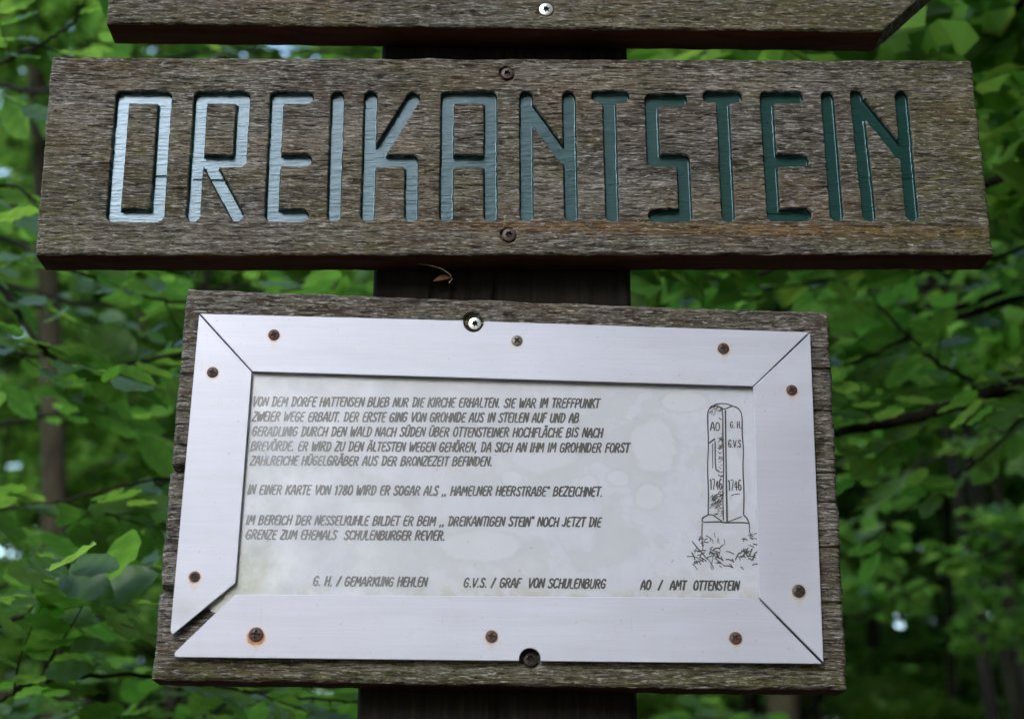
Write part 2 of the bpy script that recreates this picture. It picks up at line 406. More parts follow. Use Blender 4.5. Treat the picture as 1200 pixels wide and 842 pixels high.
# ------------------------------------------------------------------ metal frame, panel
SCREWS = [  # px, py, radius px, kind, tone
 (321,392,7.2,'cross','rust'),(606,399,7,'cross','grey'),(848,408,7.4,'cross','rust'),(249,436,7.2,'cross','brown'),
 (928,457,7.2,'cross','rust'),(228,675,6.2,'hole','brown'),(936,692,8,'cross','dark'),(300,743,9.2,'cross','rustdark'),
 (576,745,7.4,'cross','rust'),(862,747,7.4,'cross','rust')]
YF = -.0085                                   # front of the metal strips
def metal_material():
    t = NT('anodised_aluminium')
    n = t.noise((5, 5, 5), 1, 3); fine = t.noise((900, 900, 60), 1, 2); sm = t.noise((60, 60, 60), 1, 5, .7)
    base = t.mix(t.ramp(n, .3, .7), (.41, .415, .50), (.46, .47, .56))
    base = t.mix(t.math('MULTIPLY', t.ramp(sm, .56, .74), .22), base, (.36, .36, .37))
    base = t.mix(t.math('MULTIPLY', t.ramp(t.noise((260, 260, 260), 1, 2), .70, .74), .6), base, (.28, .26, .24))
    scr = t.math('MULTIPLY', t.ramp(t.noise((500, 500, 26), 1, 1, loc=(2, 0, 3)), .72, .75), t.sramp(t.noise((11, 11, 11), 1, 1, loc=(5, 0, 2)), .58, .66))
    base = t.mix(t.math('MULTIPLY', scr, .5), base, (.33, .33, .36))
    smear = t.noise((4, 4, 38), 1, 5, .65, loc=(3, 0, 9)); base = t.mix(t.ramp(smear, .42, .72, 0, .30), base, (.30, .31, .34))
    brush = t.noise((9, 9, 700), 1, 2, .6); base = t.mix(t.ramp(brush, .35, .7, 0, .16), base, (.30, .31, .34))
    co = t.co(); wob = t.noise((170, 170, 170), 1, 3, .7)
    for (px, py, r, k, tone) in SCREWS:
        c = at(px, py+(3 if tone == 'rustdark' else 1.5), YF)
        v = t.node('ShaderNodeVectorMath', operation='DISTANCE'); t.l.new(co, v.inputs[0]); v.inputs[1].default_value = tuple(c)
        d = t.math('ADD', v.outputs['Value'], t.math('MULTIPLY', t.math('ADD', wob, -.5), .006))
        rr = r*.00088
        amt = {'rustdark': 1.0, 'hole': .75, 'rust': .45, 'dark': .6, 'brown': .35, 'grey': .2}[tone if k != 'hole' else 'hole']
        base = t.mix(t.math('MULTIPLY', t.sramp(d, rr+.0045, rr-.001), amt*.75), base, (.50, .40, .27))
        if amt > .7: base = t.mix(t.math('MULTIPLY', t.sramp(d, rr+.0022, rr-.0005), amt), base, (.30, .11, .03))
        else: base = t.mix(t.math('MULTIPLY', t.sramp(d, rr+.0012, rr-.0005), amt), base, (.25, .17, .11))
        if amt > .4:                                    # rust washed down below the head
            m = t.node('ShaderNodeMapping'); m.vector_type = 'TEXTURE'; m.inputs['Location'].default_value = tuple(at(px, py+9, YF)); m.inputs['Scale'].default_value = (.005, 1, .012)
            t.l.new(co, m.inputs[0]); ln = t.node('ShaderNodeVectorMath', operation='LENGTH'); t.l.new(m.outputs[0], ln.inputs[0])
            base = t.mix(t.math('MULTIPLY', t.sramp(t.math('ADD', ln.outputs['Value'], t.math('MULTIPLY', t.math('ADD', wob, -.5), 1.2)), 1.0, .3), amt*.35), base, (.40, .27, .15))
    # smudge at the loose lower-left corner
    c = at(214, 716, YF); v = t.node('ShaderNodeVectorMath', operation='DISTANCE'); t.l.new(co, v.inputs[0]); v.inputs[1].default_value = tuple(c)
    base = t.mix(t.math('MULTIPLY', t.sramp(t.math('ADD', v.outputs['Value'], t.math('MULTIPLY', wob, .012)), .024, .008), .55), base, (.33, .33, .36))
    t.set('Base Color', base); t.set('Metallic', .25); t.set('Roughness', t.ramp(n, .3, .7, .42, .52)); t.set('Specular IOR Level', .5)
    t.l.new(t.bump(fine, .12, .0004), t.b.inputs['Normal'])
    return t.m
M_metal = metal_material()
def arc(cx, cy, r, a0, a1, n=14):
    return [(cx+r*math.cos(R(a0+(a1-a0)*i/n)), cy+r*math.sin(R(a0+(a1-a0)*i/n))) for i in range(n+1)]
def strip(pts, th=.003, YF=YF, tilt=None):
    bm = bmesh.new()
    P = [at(x, y, YF) for x, y in pts]
    f = [bm.verts.new(p) for p in P]; b = [bm.verts.new((p[0], p[1]+th, p[2])) for p in P]
    ff = bm.faces.new(f); fb = bm.faces.new(b[::-1]); n = len(P)
    for i in range(n): bm.faces.new((f[i], b[i], b[(i+1) % n], f[(i+1) % n]))
    bmesh.ops.recalc_face_normals(bm, faces=bm.faces)
    bmesh.ops.bevel(bm, geom=[e for e in ff.edges], offset=.0006, segments=2, affect='EDGES', profile=.5)
    return bm
S_top = [(235,367.5)]+[(543.5,375.6)]+arc(555,377.5,11.6,186,-10,16)+[(567.5,376.4),(948,389),(882.2,452.2),(296.5,434.8)]
S_top = [(234.2,367.2),(543.2,375.4)]+[(555+12*math.cos(R(a)), 377+12*math.sin(R(a))) for a in range(180, -1, -12)]+[(567.4,376.2),(948.2,389),(882.4,452.4),(295.9,435.1)]
S_left = [(233.2,368.0),(295.1,436.0),(276,682.5),(205,741),(202,743),(199.8,739),(200,733)]
S_right = [(949.6,390.2),(965.2,775.5),(889.6,699.5),(883,453.2)]
S_bot = [(275.5,696),(887.5,700.3),(963.5,777.4),(633.6,774.2)]+[(621+12.6*math.cos(R(a)), 771.5+12.6*math.sin(R(a))) for a in range(10, -191, -12)]+[(608.5,774),(210,769.6),(205,768.8),(204.2,765),(207,761.5)]
for pts in (S_top, S_left, S_right, S_bot):
    me = bm_mesh('frame_strip', strip(pts), M_metal); new('frame_strip', me, info)

# printed panel with water stains
def panel_material():
    t = NT('stained_white_panel')
    n1 = t.noise((15, 15, 15), 1, 4, .6, loc=(1.3, 0, 0), dist=.6); n2 = t.noise((60, 60, 60), 1, 4, .6); n3 = t.noise((5, 5, 5), 1, 3, loc=(4, 0, 1))
    x, y, z = t.sep()
    base = t.mix(t.ramp(n2, .3, .7), (.425, .435, .505), (.47, .48, .555))
    blot = t.ramp(t.math('ADD', n1, t.math('MULTIPLY', n2, .10)), .530, .57)
    base = t.mix(t.math('MULTIPLY', blot, .65), base, (.40, .41, .455))
    co = t.co()
    for (px, py, rx, rz) in [(763,524,30,36),(690,566,10,9),(725,560,13,9),(640,520,42,38),(760,580,16,16),(800,470,26,12),(600,560,12,8),(440,600,40,14),(560,640,50,18),(850,560,24,40)]:
        c = at(px, py, -.002)
        m = t.node('ShaderNodeMapping'); m.vector_type = 'TEXTURE'; m.inputs['Location'].default_value = tuple(c); m.inputs['Scale'].default_value = (rx*.00088, 1, rz*.00088)
        t.l.new(co, m.inputs[0]); ln = t.node('ShaderNodeVectorMath', operation='LENGTH'); t.l.new(m.outputs[0], ln.inputs[0])
        d = t.math('ADD', ln.outputs['Value'], t.math('MULTIPLY', t.math('ADD', n1, -.5), 1.1))
        d = t.math('ADD', d, t.math('MULTIPLY', t.math('ADD', n2, -.5), .5))
        base = t.mix(t.ramp(d, 1.35, 1.08, 0, .45), base, (.39, .40, .44)); base = t.mix(t.ramp(d, 1.04, .90, 0, .5), base, (.50, .515, .59))
    g = t.math('MULTIPLY', t.sramp(z, 1.80, 1.70), t.ramp(n3, .4, .65))
    base = t.mix(t.math('MULTIPLY', g, .45), base, (.46, .475, .41))
    ce = at(282, 680, -.002); v = t.node('ShaderNodeVectorMath', operation='DISTANCE'); t.l.new(co, v.inputs[0]); v.inputs[1].default_value = tuple(ce)
    base = t.mix(t.math('MULTIPLY', t.sramp(t.math('ADD', v.outputs['Value'], t.math('MULTIPLY', n2, .05)), .085, .02), .8), base, (.27, .28, .09))
    tb = t.math('MULTIPLY', t.sramp(z, at(500, 675, 0)[2], at(500, 698, 0)[2]), t.ramp(n2, .42, .6))
    base = t.mix(t.math('MULTIPLY', tb, .5), base, (.28, .27, .18))
    sp_ = t.ramp(t.noise((170, 170, 170), 1, 2, loc=(3, 0, 3)), .73, .77)
    base = t.mix(t.math('MULTIPLY', sp_, .7), base, (.22, .20, .15))
    # sky reflection painted into the panel colour: pale haze on the left half
    glare = t.math('MULTIPLY', t.sramp(x, .0, -.22), t.ramp(t.noise((22, 22, 22), 1, 5, .65, loc=(0, 0, 2)), .42, .62))
    base = t.mix(t.math('MULTIPLY', glare, .6), base, (.64, .66, .72))
    t.set('Base Color', base); t.set('Roughness', .6)
    return t.m
M_panel = panel_material()
def flat_panel(pts, y0, th):
    bm = bmesh.new(); P = [at(x, y, y0) for x, y in pts]
    f = [bm.verts.new(p) for p in P]; b = [bm.verts.new((p[0], p[1]+th, p[2])) for p in P]
    bm.faces.new(f); bm.faces.new(b[::-1]); n = len(P)
    for i in range(n): bm.faces.new((f[i], b[i], b[(i+1) % n], f[(i+1) % n]))
    bmesh.ops.recalc_face_normals(bm, faces=bm.faces); return bm
PO = [(270,414),(902,432),(910,722),(258,719),(247,716),(243,706)]
panel = new('text_panel', bm_mesh('text_panel', flat_panel(PO, -.0016, .0014), M_panel), info)

t = NT('clear_cover_sheet'); t.n.remove(t.b)
tr = t.node('ShaderNodeBsdfTransparent'); gl = t.node('ShaderNodeBsdfGlossy'); fr = t.node('ShaderNodeFresnel'); fr.inputs[0].default_value = 1.5
gl.inputs['Roughness'].default_value = .30
sm = t.noise((24, 24, 24), 1, 5, .65)
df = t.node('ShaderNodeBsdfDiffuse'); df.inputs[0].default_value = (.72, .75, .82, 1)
mx = t.node('ShaderNodeMixShader'); t.l.new(t.math('MULTIPLY', fr.outputs[0], t.ramp(sm, .35, .65, .7, 1.3)), mx.inputs[0])
t.l.new(tr.outputs[0], mx.inputs[1]); t.l.new(gl.outputs[0], mx.inputs[2])
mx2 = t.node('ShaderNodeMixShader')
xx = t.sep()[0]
reflection_haze = t.math('MULTIPLY', t.sramp(xx, .02, -.26), t.ramp(t.noise((16, 16, 16), 1, 5, .6, loc=(0, 0, 7)), .38, .70, .04, .36))  # pale diffuse veil on the left, painted in place of the cloudy sky reflection
t.l.new(reflection_haze, mx2.inputs[0]); t.l.new(mx.outputs[0], mx2.inputs[1]); t.l.new(df.outputs[0], mx2.inputs[2])
gl.inputs[0].default_value = (1, 1, 1, 1)
nb = t.bump(t.noise((30, 30, 30), 1, 3), .06, .002); t.l.new(nb, gl.inputs['Normal'])
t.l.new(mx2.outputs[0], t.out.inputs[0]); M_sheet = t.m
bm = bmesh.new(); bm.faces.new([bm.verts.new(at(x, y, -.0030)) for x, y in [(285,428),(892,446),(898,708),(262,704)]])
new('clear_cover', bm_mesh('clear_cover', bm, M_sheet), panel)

# ------------------------------------------------------------------ lettering in single pen strokes
def cv(*p): return list(p)
G = {
'A': (.50, [[(0,0),(.06,0.5),(.22,1),(.30,1),(.44,0)],[(.05,.32),(.42,.36)]]),
'B': (.50, [[(.02,0),(.04,1),(.26,1),(.38,.9),(.38,.7),(.28,.56),(.08,.54)],[(.26,.55),(.42,.42),(.42,.2),(.30,.03),(-.02,0)]]),
'C': (.46, [[(.42,.84),(.34,.98),(.2,1),(.07,.86),(.01,.5),(.03,.16),(.14,.01),(.28,.01),(.40,.14)]]),
'D': (.50, [[(.06,0),(.08,.98)],[(-.02,.98),(.22,1),(.38,.88),(.44,.55),(.38,.18),(.24,.01),(.02,0)]]),
'E': (.42, [[(.38,1),(.06,1),(.02,0),(.34,0)],[(.05,.52),(.30,.54)]]),
'F': (.40, [[(.38,1),(.06,1),(.02,0)],[(.05,.52),(.30,.54)]]),
'G': (.50, [[(.42,.84),(.34,.98),(.2,1),(.07,.86),(.01,.5),(.03,.16),(.14,.01),(.28,.01),(.40,.14),(.41,.48),(.22,.48)]]),
'H': (.50, [[(.06,1),(.02,0)],[(.44,1),(.40,0)],[(.04,.5),(.42,.54)]]),
'I': (.17, [[(.06,1),(.04,0)]]),
'J': (.34, [[(.26,1),(.24,.16),(.14,0),(.02,.04),(-.02,.16)]]),
'K': (.48, [[(.06,1),(.02,0)],[(.42,1),(.05,.45)],[(.16,.58),(.44,0)]]),
'L': (.38, [[(.06,1),(.02,0),(.34,0)]]),
'M': (.60, [[(.0,0),(.08,.98),(.14,.98),(.26,.2),(.46,.98),(.52,.98),(.52,0)]]),
'N': (.50, [[(.0,0),(.06,.98),(.12,.98),(.36,.04),(.42,.04),(.44,1)]]),
'O': (.50, [[(.20,1),(.07,.88),(.01,.5),(.05,.12),(.18,0),(.30,.02),(.42,.2),(.44,.56),(.38,.9),(.26,1),(.18,1)]]),
'P': (.46, [[(.02,0),(.05,1),(.26,1),(.40,.88),(.40,.62),(.28,.46),(.06,.44)]]),
'R': (.50, [[(.02,0),(.05,1),(.26,1),(.40,.88),(.40,.66),(.28,.52),(.06,.50)],[(.20,.5),(.42,0)]]),
'S': (.44, [[(.40,.86),(.32,.98),(.18,1),(.06,.88),(.07,.66),(.30,.44),(.37,.28),(.32,.06),(.18,0),(.05,.04),(.0,.16)]]),
'T': (.42, [[(.0,1),(.42,1)],[(.22,1),(.18,0)]]),
'U': (.48, [[(.05,1),(.01,.2),(.10,.02),(.24,0),(.38,.14),(.43,1)]]),
'V': (.46, [[(.02,1),(.14,0),(.20,0),(.46,1)]]),
'W': (.64, [[(.02,1),(.08,0),(.14,0),(.32,.92),(.36,0),(.42,0),(.62,1)]]),
'Z': (.44, [[(.04,1),(.42,1),(.40,.92),(.0,.08),(.0,0),(.38,0)]]),
'ß': (.48, [[(.02,0),(.04,.98),(.26,1),(.38,.88),(.36,.70),(.18,.56),(.32,.5),(.42,.34),(.40,.12),(.28,0),(.14,.02)]]),
'.': (.20, [[(.06,.0),(.07,.04)]]), ',': (.18, [[(.08,.08),(.04,-.14)]]), ' ': (.30, []),
'"': (.26, [[(.04,1.06),(.07,.86)],[(.16,1.06),(.19,.86)]]),
'/': (.40, [[(.0,-.05),(.30,1.02)]]),
'1': (.28, [[(.02,.86),(.18,1),(.15,0)]]), '7': (.42, [[(.02,.98),(.40,1),(.14,0)]]),
'8': (.46, [[(.22,.54),(.08,.70),(.09,.92),(.22,1),(.36,.92),(.36,.72),(.22,.54),(.05,.36),(.03,.12),(.18,0),(.34,.06),(.40,.3),(.22,.54)]]),
'0': (.48, [[(.20,1),(.07,.88),(.01,.5),(.05,.12),(.18,0),(.30,.02),(.42,.2),(.44,.56),(.38,.9),(.26,1),(.18,1)]]),
'4': (.46, [[(.30,0),(.30,1),(.0,.3),(.42,.3)]]),
'6': (.44, [[(.36,.9),(.24,1),(.08,.8),(.02,.4),(.06,.08),(.2,0),(.36,.1),(.38,.38),(.24,.54),(.06,.42)]]),
}
for b, c in (('Ä', 'A'), ('Ö', 'O'), ('Ü', 'U')):
    G[b] = (G[c][0], [list(s) for s in G[c][1]]+[[(.13,1.17),(.14,1.24)], [(.31,1.17),(.32,1.24)]])
t = NT('black_print'); pn = t.noise((500, 500, 500), 1, 3)
t.set('Base Color', t.mix(t.ramp(pn, .45, .75), (.010, .009, .012), (.06, .06, .07))); t.set('Roughness', .5); M_ink = t.m
def ribbon(V, F, pts, hw, lvl, y):
    """pts: list of (x, z) in metres; a flat pen stroke with round ends"""
    P = [np.array(p, float) for p in pts]
    if len(P) > 2:                                             # round off corners once
        Q = [P[0]]
        for a, b, c in zip(P[:-2], P[1:-1], P[2:]): Q += [b*.78+a*.22, b*.78+c*.22]
        Q.append(P[-1]); P = Q
    n = len(P); yy = y-lvl*.00002; base = len(V); N = []
    d0 = (P[1]-P[0])/max(np.linalg.norm(P[1]-P[0]), 1e-9); d1 = (P[-1]-P[-2])/max(np.linalg.norm(P[-1]-P[-2]), 1e-9)
    def off(p, d, s): return (p[0]-d[1]*s, p[1]+d[0]*s)
    rows = []
    for i in range(n):
        if i == 0: d = d0
        elif i == n-1: d = d1
        else:
            a = P[i]-P[i-1]; b = P[i+1]-P[i]; a = a/max(np.linalg.norm(a), 1e-9); b = b/max(np.linalg.norm(b), 1e-9)
            d = a+b; q = np.linalg.norm(d); d = b if q < .3 else d/q
        w = hw*(1+.12*math.sin(lvl*3.1+i))
        rows.append((off(P[i], d, w), off(P[i], d, -w)))
    s = P[0]-d0*hw*.8; rows.insert(0, (off(s, d0, hw*.55), off(s, d0, -hw*.55)))
    s = P[-1]+d1*hw*.8; rows.append((off(s, d1, hw*.55), off(s, d1, -hw*.55)))
    for a, b in rows: V.append((a[0], yy, a[1])); V.append((b[0], yy, b[1]))
    for i in range(len(rows)-1):
        k = base+2*i; F.append((k, k+1, k+3, k+2))
YT = -.0019
def text_line(s, x0, y0, x1, y1, cap=10.3, hw=1.08, slant=.17, name='lettering'):
    V, F = [], []; tot = sum(G[c][0]+.085 for c in s)-.085
    a = xz(x0, y0, YT); b = xz(x1, y1, YT); c = xz(x0, y0-cap, YT)
    ex = (b-a)/tot; H = np.linalg.norm(c-a); ez = np.array([-ex[1], ex[0]])/np.linalg.norm(ex)*H; exd = ex/np.linalg.norm(ex)
    hwm = hw*.00088; x = 0; lv = 0
    for ch in s:
        adv, st = G[ch]; jy = random.uniform(-.02, .02); jx = random.uniform(-.012, .012); js = random.uniform(.97, 1.04)
        for pl in st:
            pts = []
            for (gx, gy) in pl:
                gy2 = gy*js+jy
                pts.append(a+ex*(x+gx+jx)+ez*gy2+exd*H*slant*(gy2-.0))
            ribbon(V, F, pts, hwm*random.uniform(.9, 1.1), lv % 6, YT); lv += 1
        x += adv+.085
    me = fast_mesh(name, V, F, [M_ink]); return new(name, me, panel)
for a in [
 ("VON DEM DORFE HATTENSEN BLIEB NUR DIE KIRCHE ERHALTEN. SIE WAR IM TREFFPUNKT", 296, 475.3, 702, 477.6),
 ("ZWEIER WEGE ERBAUT. DER ERSTE GING VON GROHNDE AUS IN STEILEN AUF UND AB", 295.5, 493, 678, 494.6),
 ("GERADLINIG DURCH DEN WALD NACH SÜDEN ÜBER OTTENSTEINER HOCHFLÄCHE BIS NACH", 295, 510.3, 706, 511.9),
 ("BREVÖRDE. ER WIRD ZU DEN ÄLTESTEN WEGEN GEHÖREN, DA SICH AN IHM IM GROHNDER FORST", 293.7, 527.5, 737, 529.6),
 ("ZAHLREICHE HÜGELGRÄBER AUS DER BRONZEZEIT BEFINDEN.", 293, 544.4, 576.6, 545.4),
 ("IN EINER KARTE VON 1780 WIRD ER SOGAR ALS ,, HAMELNER HEERSTRAßE\" BEZEICHNET.", 290.3, 578.5, 705.8, 581),
 ("IM BEREICH DER NESSELKUHLE BILDET ER BEIM ,, DREIKANTIGEN STEIN\" NOCH JETZT DIE", 288.4, 614, 704, 616.6),
 ("GRENZE ZUM EHEMALS  SCHULENBURGER REVIER.", 288, 631, 521.4, 632.4),
 ("G. H. / GEMARKUNG HEHLEN", 366.8, 685.6, 500, 686.6),
 ("G.V.S. / GRAF  VON SCHULENBURG", 543.4, 687.2, 709.5, 688.8),
 ("AO  /  AMT  OTTENSTEIN", 750.7, 690, 866, 691)]:
    text_line(*a)

# the boundary stone drawing, traced at 3.37 x
def dp(x, y): return (780+x/3.37, 450+y/3.37)
V, F = [], []; lv = 0
def pen(pts, hw=.55, raw=False):
    global lv
    ribbon(V, F, [xz(*(p if raw else dp(*p)), YT) for p in pts], hw*1.15*.00088, lv % 7, YT); lv += 1
pen([(168,515),(170,430),(165,330),(170,230),(166,150),(167,105),(178,92),(195,80),(215,76),(243,77),(262,85)], .7)
pen([(215,90),(232,100),(262,85),(285,93),(298,110),(303,135),(302,190),(308,260),(305,330),(310,430),(308,515)], .7)
pen([(178,92),(200,84),(215,90),(226,104),(226,200),(230,330),(226,430),(228,535)], .7)
pen([(236,104),(238,250),(240,400),(243,545)], .9)
pen([(168,515),(146,527),(143,545),(200,542),(226,544),(243,546),(310,545),(330,549),(322,530),(308,515)], .75)
pen([(146,527),(178,510),(222,540)], .7); pen([(243,544),(300,522)], .5)
pen([(145,548),(143,590),(146,640)], .6); pen([(330,549),(332,590),(345,600)], .6)
pen([(172,232),(185,222),(196,212),(196,335),(210,343)], .8); pen([(186,235),(186,330)], .5)
rr = random.Random(5)
for i in range(90):
    y = rr.uniform(95, 520); y = 200+(y-145) if 143 < y < 190 else (y+55 if 372 < y < 425 else y); x = rr.uniform(205, 222) if y < 430 else rr.uniform(180, 220)
    pen([(x, y), (x+rr.uniform(5, 12), y+rr.uniform(-12, 8))], .35)
for i in range(14):
    x = rr.uniform(170, 205); y = rr.uniform(92, 125); pen([(x, y), (x+rr.uniform(4, 14), y-rr.uniform(4, 12))], .35)
for i in range(24):
    x = 174+i*2; y = 440+rr.uniform(0, 60); pen([(x, y), (x+12, y-14)], .35)
for i in range(80):
    x = rr.choice([rr.uniform(95, 210), rr.uniform(150, 350), rr.uniform(290, 352)]); y = rr.uniform(590, 715) if x > 130 and x < 170 or x > 300 else rr.uniform(650, 722)
    a = rr.uniform(-1.2, 1.4); l = rr.uniform(12, 34)
    pen([(x, y), (x+l*.5*math.cos(a), y-l*.5*math.sin(a)-3), (x+l*math.cos(a), y-l*math.sin(a))], rr.uniform(.35, .65))
for i in range(7):
    x = 175+i*rr.uniform(4, 20); pen([(x, 600+rr.uniform(-20, 30)), (x+3, 605+rr.uniform(-10, 30))], .3)
pen([(105,620),(125,645),(165,690)], .6); pen([(85,680),(115,678),(150,700)], .5); pen([(195,438),(210,430)], .4); pen([(258,440),(275,433),(292,432)], .4)
me = fast_mesh('stone_drawing', V, F, [M_ink]); new('stone_drawing', me, panel, label='pen drawing of a three-sided boundary stone')
def small(s, x0, y0, x1, cap, hw):
    a = dp(x0, y0); b = dp(x1, y0); text_line(s, a[0], a[1], b[0], b[1]+.2, cap=cap/3.37, hw=hw, slant=0)
small('AO', 178, 182, 216, 32, .7); small('G. H.', 256, 172, 300, 24, .6); small('G.V.S', 249, 248, 298, 28, .65)
small('1746', 176, 414, 224, 40, .75); small('1746', 248, 418, 300, 42, .75)

# ------------------------------------------------------------------ screws
def metal_simple(name, a, b, metallic, rough):
    t = NT(name); n = t.noise((600, 600, 600), 1, 4, .7)
    t.set('Base Color', t.mix(t.ramp(n, .35, .65), a, b)); t.set('Metallic', metallic); t.set('Roughness', rough)
    t.l.new(t.bump(n, .4, .0005), t.b.inputs['Normal']); return t.m
MS = {'rust': metal_simple('rusty_screw', (.055, .022, .015), (.115, .055, .04), .3, .6),
      'brown': metal_simple('brown_screw', (.04, .023, .021), (.08, .05, .045), .4, .5),
      'rustdark': metal_simple('dark_rusty_screw', (.032, .016, .015), (.07, .033, .026), .3, .55),
      'dark': metal_simple('blackened_screw', (.025, .022, .026), (.07, .05, .05), .5, .45),
      'grey': metal_simple('dull_grey_screw', (.10, .085, .07), (.20, .175, .15), .5, .5),
      'pit': metal_simple('screw_recess_shade', (.012, .010, .009), (.03, .022, .018), 0, .9),  # dark colour supplies the shade inside the shallow recesses
      'silver': metal_simple('bright_steel_screw', (.62, .63, .65), (.74, .75, .77), .8, .32)}
def screw_mesh(kind, r, mat, rot=0.2, seed=0):
    nr, na = 22, 72; rr_ = np.linspace(0, 1, nr); aa = np.linspace(0, 2*np.pi, na, endpoint=False)
    Rr, A = np.meshgrid(rr_, aa, indexing='ij'); x = Rr*np.cos(A+rot); z = Rr*np.sin(A+rot)
    xl = Rr*np.cos(A); zl = Rr*np.sin(A)
    h = .16*(1-Rr**2)+.02
    if kind == 'cross':
        d = np.minimum(np.abs(xl), np.abs(zl)); w = np.clip((.15-d)/.07, 0, 1)*np.clip((.62-Rr)/.08, 0, 1)
        cn = np.clip((.26-Rr)/.1, 0, 1); w = np.maximum(w, cn); h = h-.20*w*(1-.6*Rr)
    elif kind == 'star':
        lim = .46+.09*np.cos(6*A); w = np.clip((lim-Rr)/.06, 0, 1); h = h-.5*w
    else:                                                     # hole: a shallow dish, coloured dark to read as deep
        w = np.clip((.62-Rr)/.12, 0, 1); h = h-.12*w
    h[-1] = -.30; pit = ((w[:-1]+w[1:]) > .7).astype(int).ravel()
    V = np.stack([x*r, -h*r, z*r], -1).reshape(-1, 3); I = np.arange(nr*na).reshape(nr, na)
    F = np.stack([I[:-1], np.roll(I[:-1], -1, 1), np.roll(I[1:], -1, 1), I[1:]], -1).reshape(-1, 4)
    return fast_mesh('screw', V, F[:, ::-1], [mat, MS['pit']], midx=pit, smooth=False)
def put_screw(px, py, rpx, kind, tone, Y, parent, rot=.2, label=None):
    me = screw_mesh(kind, rpx*.00088, MS[tone], rot); o = new('screw', me, parent, label=label); o.location = at(px, py, Y); return o
names = {'rust': 'rusty cross-head screw', 'brown': 'brown cross-head screw', 'grey': 'dull grey cross-head screw', 'dark': 'blackened screw', 'rustdark': 'large screw in a rust stain'}
for i, (px, py, r, k, tone) in enumerate(SCREWS):
    q = put_screw(px, py, r*random.uniform(.96, 1.04), k, tone, YF-random.uniform(.0002, .0010), info, rot=random.uniform(0, 1.5), label=names[tone]); q.rotation_euler = (random.uniform(-.08, .08), 0, random.uniform(-.08, .08))
put_screw(556.5, 379, 8.0, 'star', 'silver', .0025, info, .3, 'bright star-head bolt in a notch of the frame')
put_screw(621.5, 771.5, 8.6, 'star', 'dark', .0025, info, .1, 'dark star-head bolt in a notch of the frame')
put_screw(594.5, 86, 7.9, 'star', 'brown', .0012, sign, .3); put_screw(596.5, 275, 8.6, 'star', 'brown', .0012, sign, .1)
put_screw(640, 11, 9.2, 'star', 'silver', -.0005, arrow_sign, .25)

# withered bud scale caught on a thread under the plank
t = NT('withered_leaf'); t.set('Base Color', (.22, .10, .06)); t.set('Roughness', .6); M_dead = t.m
bm = bmesh.new(); c = at(518, 328, .035); n = 9; top_, bot_ = [], []
for i in range(n):
    s = i/(n-1); w = .0035*math.sin(math.pi*s)**.8+.0002
    x = c[0]+(s-.5)*.020; z = c[2]+(s-.5)*.004+.003*math.sin(s*3)
    top_.append(bm.verts.new((x, c[1]+.001, z+w))); bot_.append(bm.verts.new((x, c[1]-.002, z-w)))
for i in range(n-1): bm.faces.new((bot_[i], bot_[i+1], top_[i+1], top_[i]))
new('withered_leaf', bm_mesh('withered_leaf', bm, M_dead, smooth=True), None, 'small withered brown bud scale stuck to the post under the plank', 'dead leaf')
t = NT('thread'); t.set('Base Color', (.35, .28, .22)); M_thread = t.m
def tube(pts, rads, sides=6):
    P = np.asarray(pts, float); n = len(P); T = np.gradient(P, axis=0); T /= np.linalg.norm(T, axis=1)[:, None]+1e-12
    ref = np.array([.13, .9, .37]) if abs(T[0]@np.array([0, 0, 1])) > .8 else np.array([0, 0, 1.])
    A = np.cross(T, ref); A /= np.linalg.norm(A, axis=1)[:, None]+1e-12; Bn = np.cross(T, A)
    an = np.linspace(0, 2*np.pi, sides, endpoint=False); r = np.broadcast_to(np.asarray(rads, float), (n,))
    V = P[:, None]+r[:, None, None]*(np.cos(an)[None, :, None]*A[:, None]+np.sin(an)[None, :, None]*Bn[:, None])
    I = np.arange(n*sides).reshape(n, sides); J = np.roll(I, -1, 1)
    F = np.stack([I[:-1], J[:-1], J[1:], I[1:]], -1).reshape(-1, 4)
    return V.reshape(-1, 3), F
def join(parts):
    V, F, n = [], [], 0
    for v, f in parts: V.append(v); F.append(f+n); n += len(v)
    return np.vstack(V), np.vstack(F)
th = [at(x, y, .02) for x, y in [(490,309),(505,311),(518,315),(527,321),(530,327),(526,331)]]
v, f = tube(th, .0003, 5); new('thread', fast_mesh('thread', v, f, [M_thread]), None, 'thin pale curled thread hanging under the carved plank', 'thread')

# ------------------------------------------------------------------ forest
t = NT('forest_floor'); n = t.noise((3, 3, 3), 1, 6, .7); t.set('Base Color', t.mix(t.ramp(n, .35, .65), (.022, .018, .010), (.07, .05, .03))); t.set('Roughness', .95)
t.l.new(t.bump(n, .8, .05), t.b.inputs['Normal'])
gx = np.linspace(-1, 1, 161); gx = np.sign(gx)*np.abs(gx)**2.2*600
X, Y = np.meshgrid(gx, gx); Z = (fbm(X*.05+50, Y*.05+50, 4)-.5)*1.0*np.clip(np.hypot(X, Y)/30, 0, 1)+(fbm(X*.9+50, Y*.9+50, 6)-.5)*.06*(np.hypot(X, Y) > 1)
I = np.arange(X.size).reshape(X.shape); F = np.stack([I[:-1, :-1], I[:-1, 1:], I[1:, 1:], I[1:, :-1]], -1).reshape(-1, 4)
new('ground', fast_mesh('ground', np.stack([X, Y, Z], -1).reshape(-1, 3), F, [t.m], smooth=True), None, kind='structure')

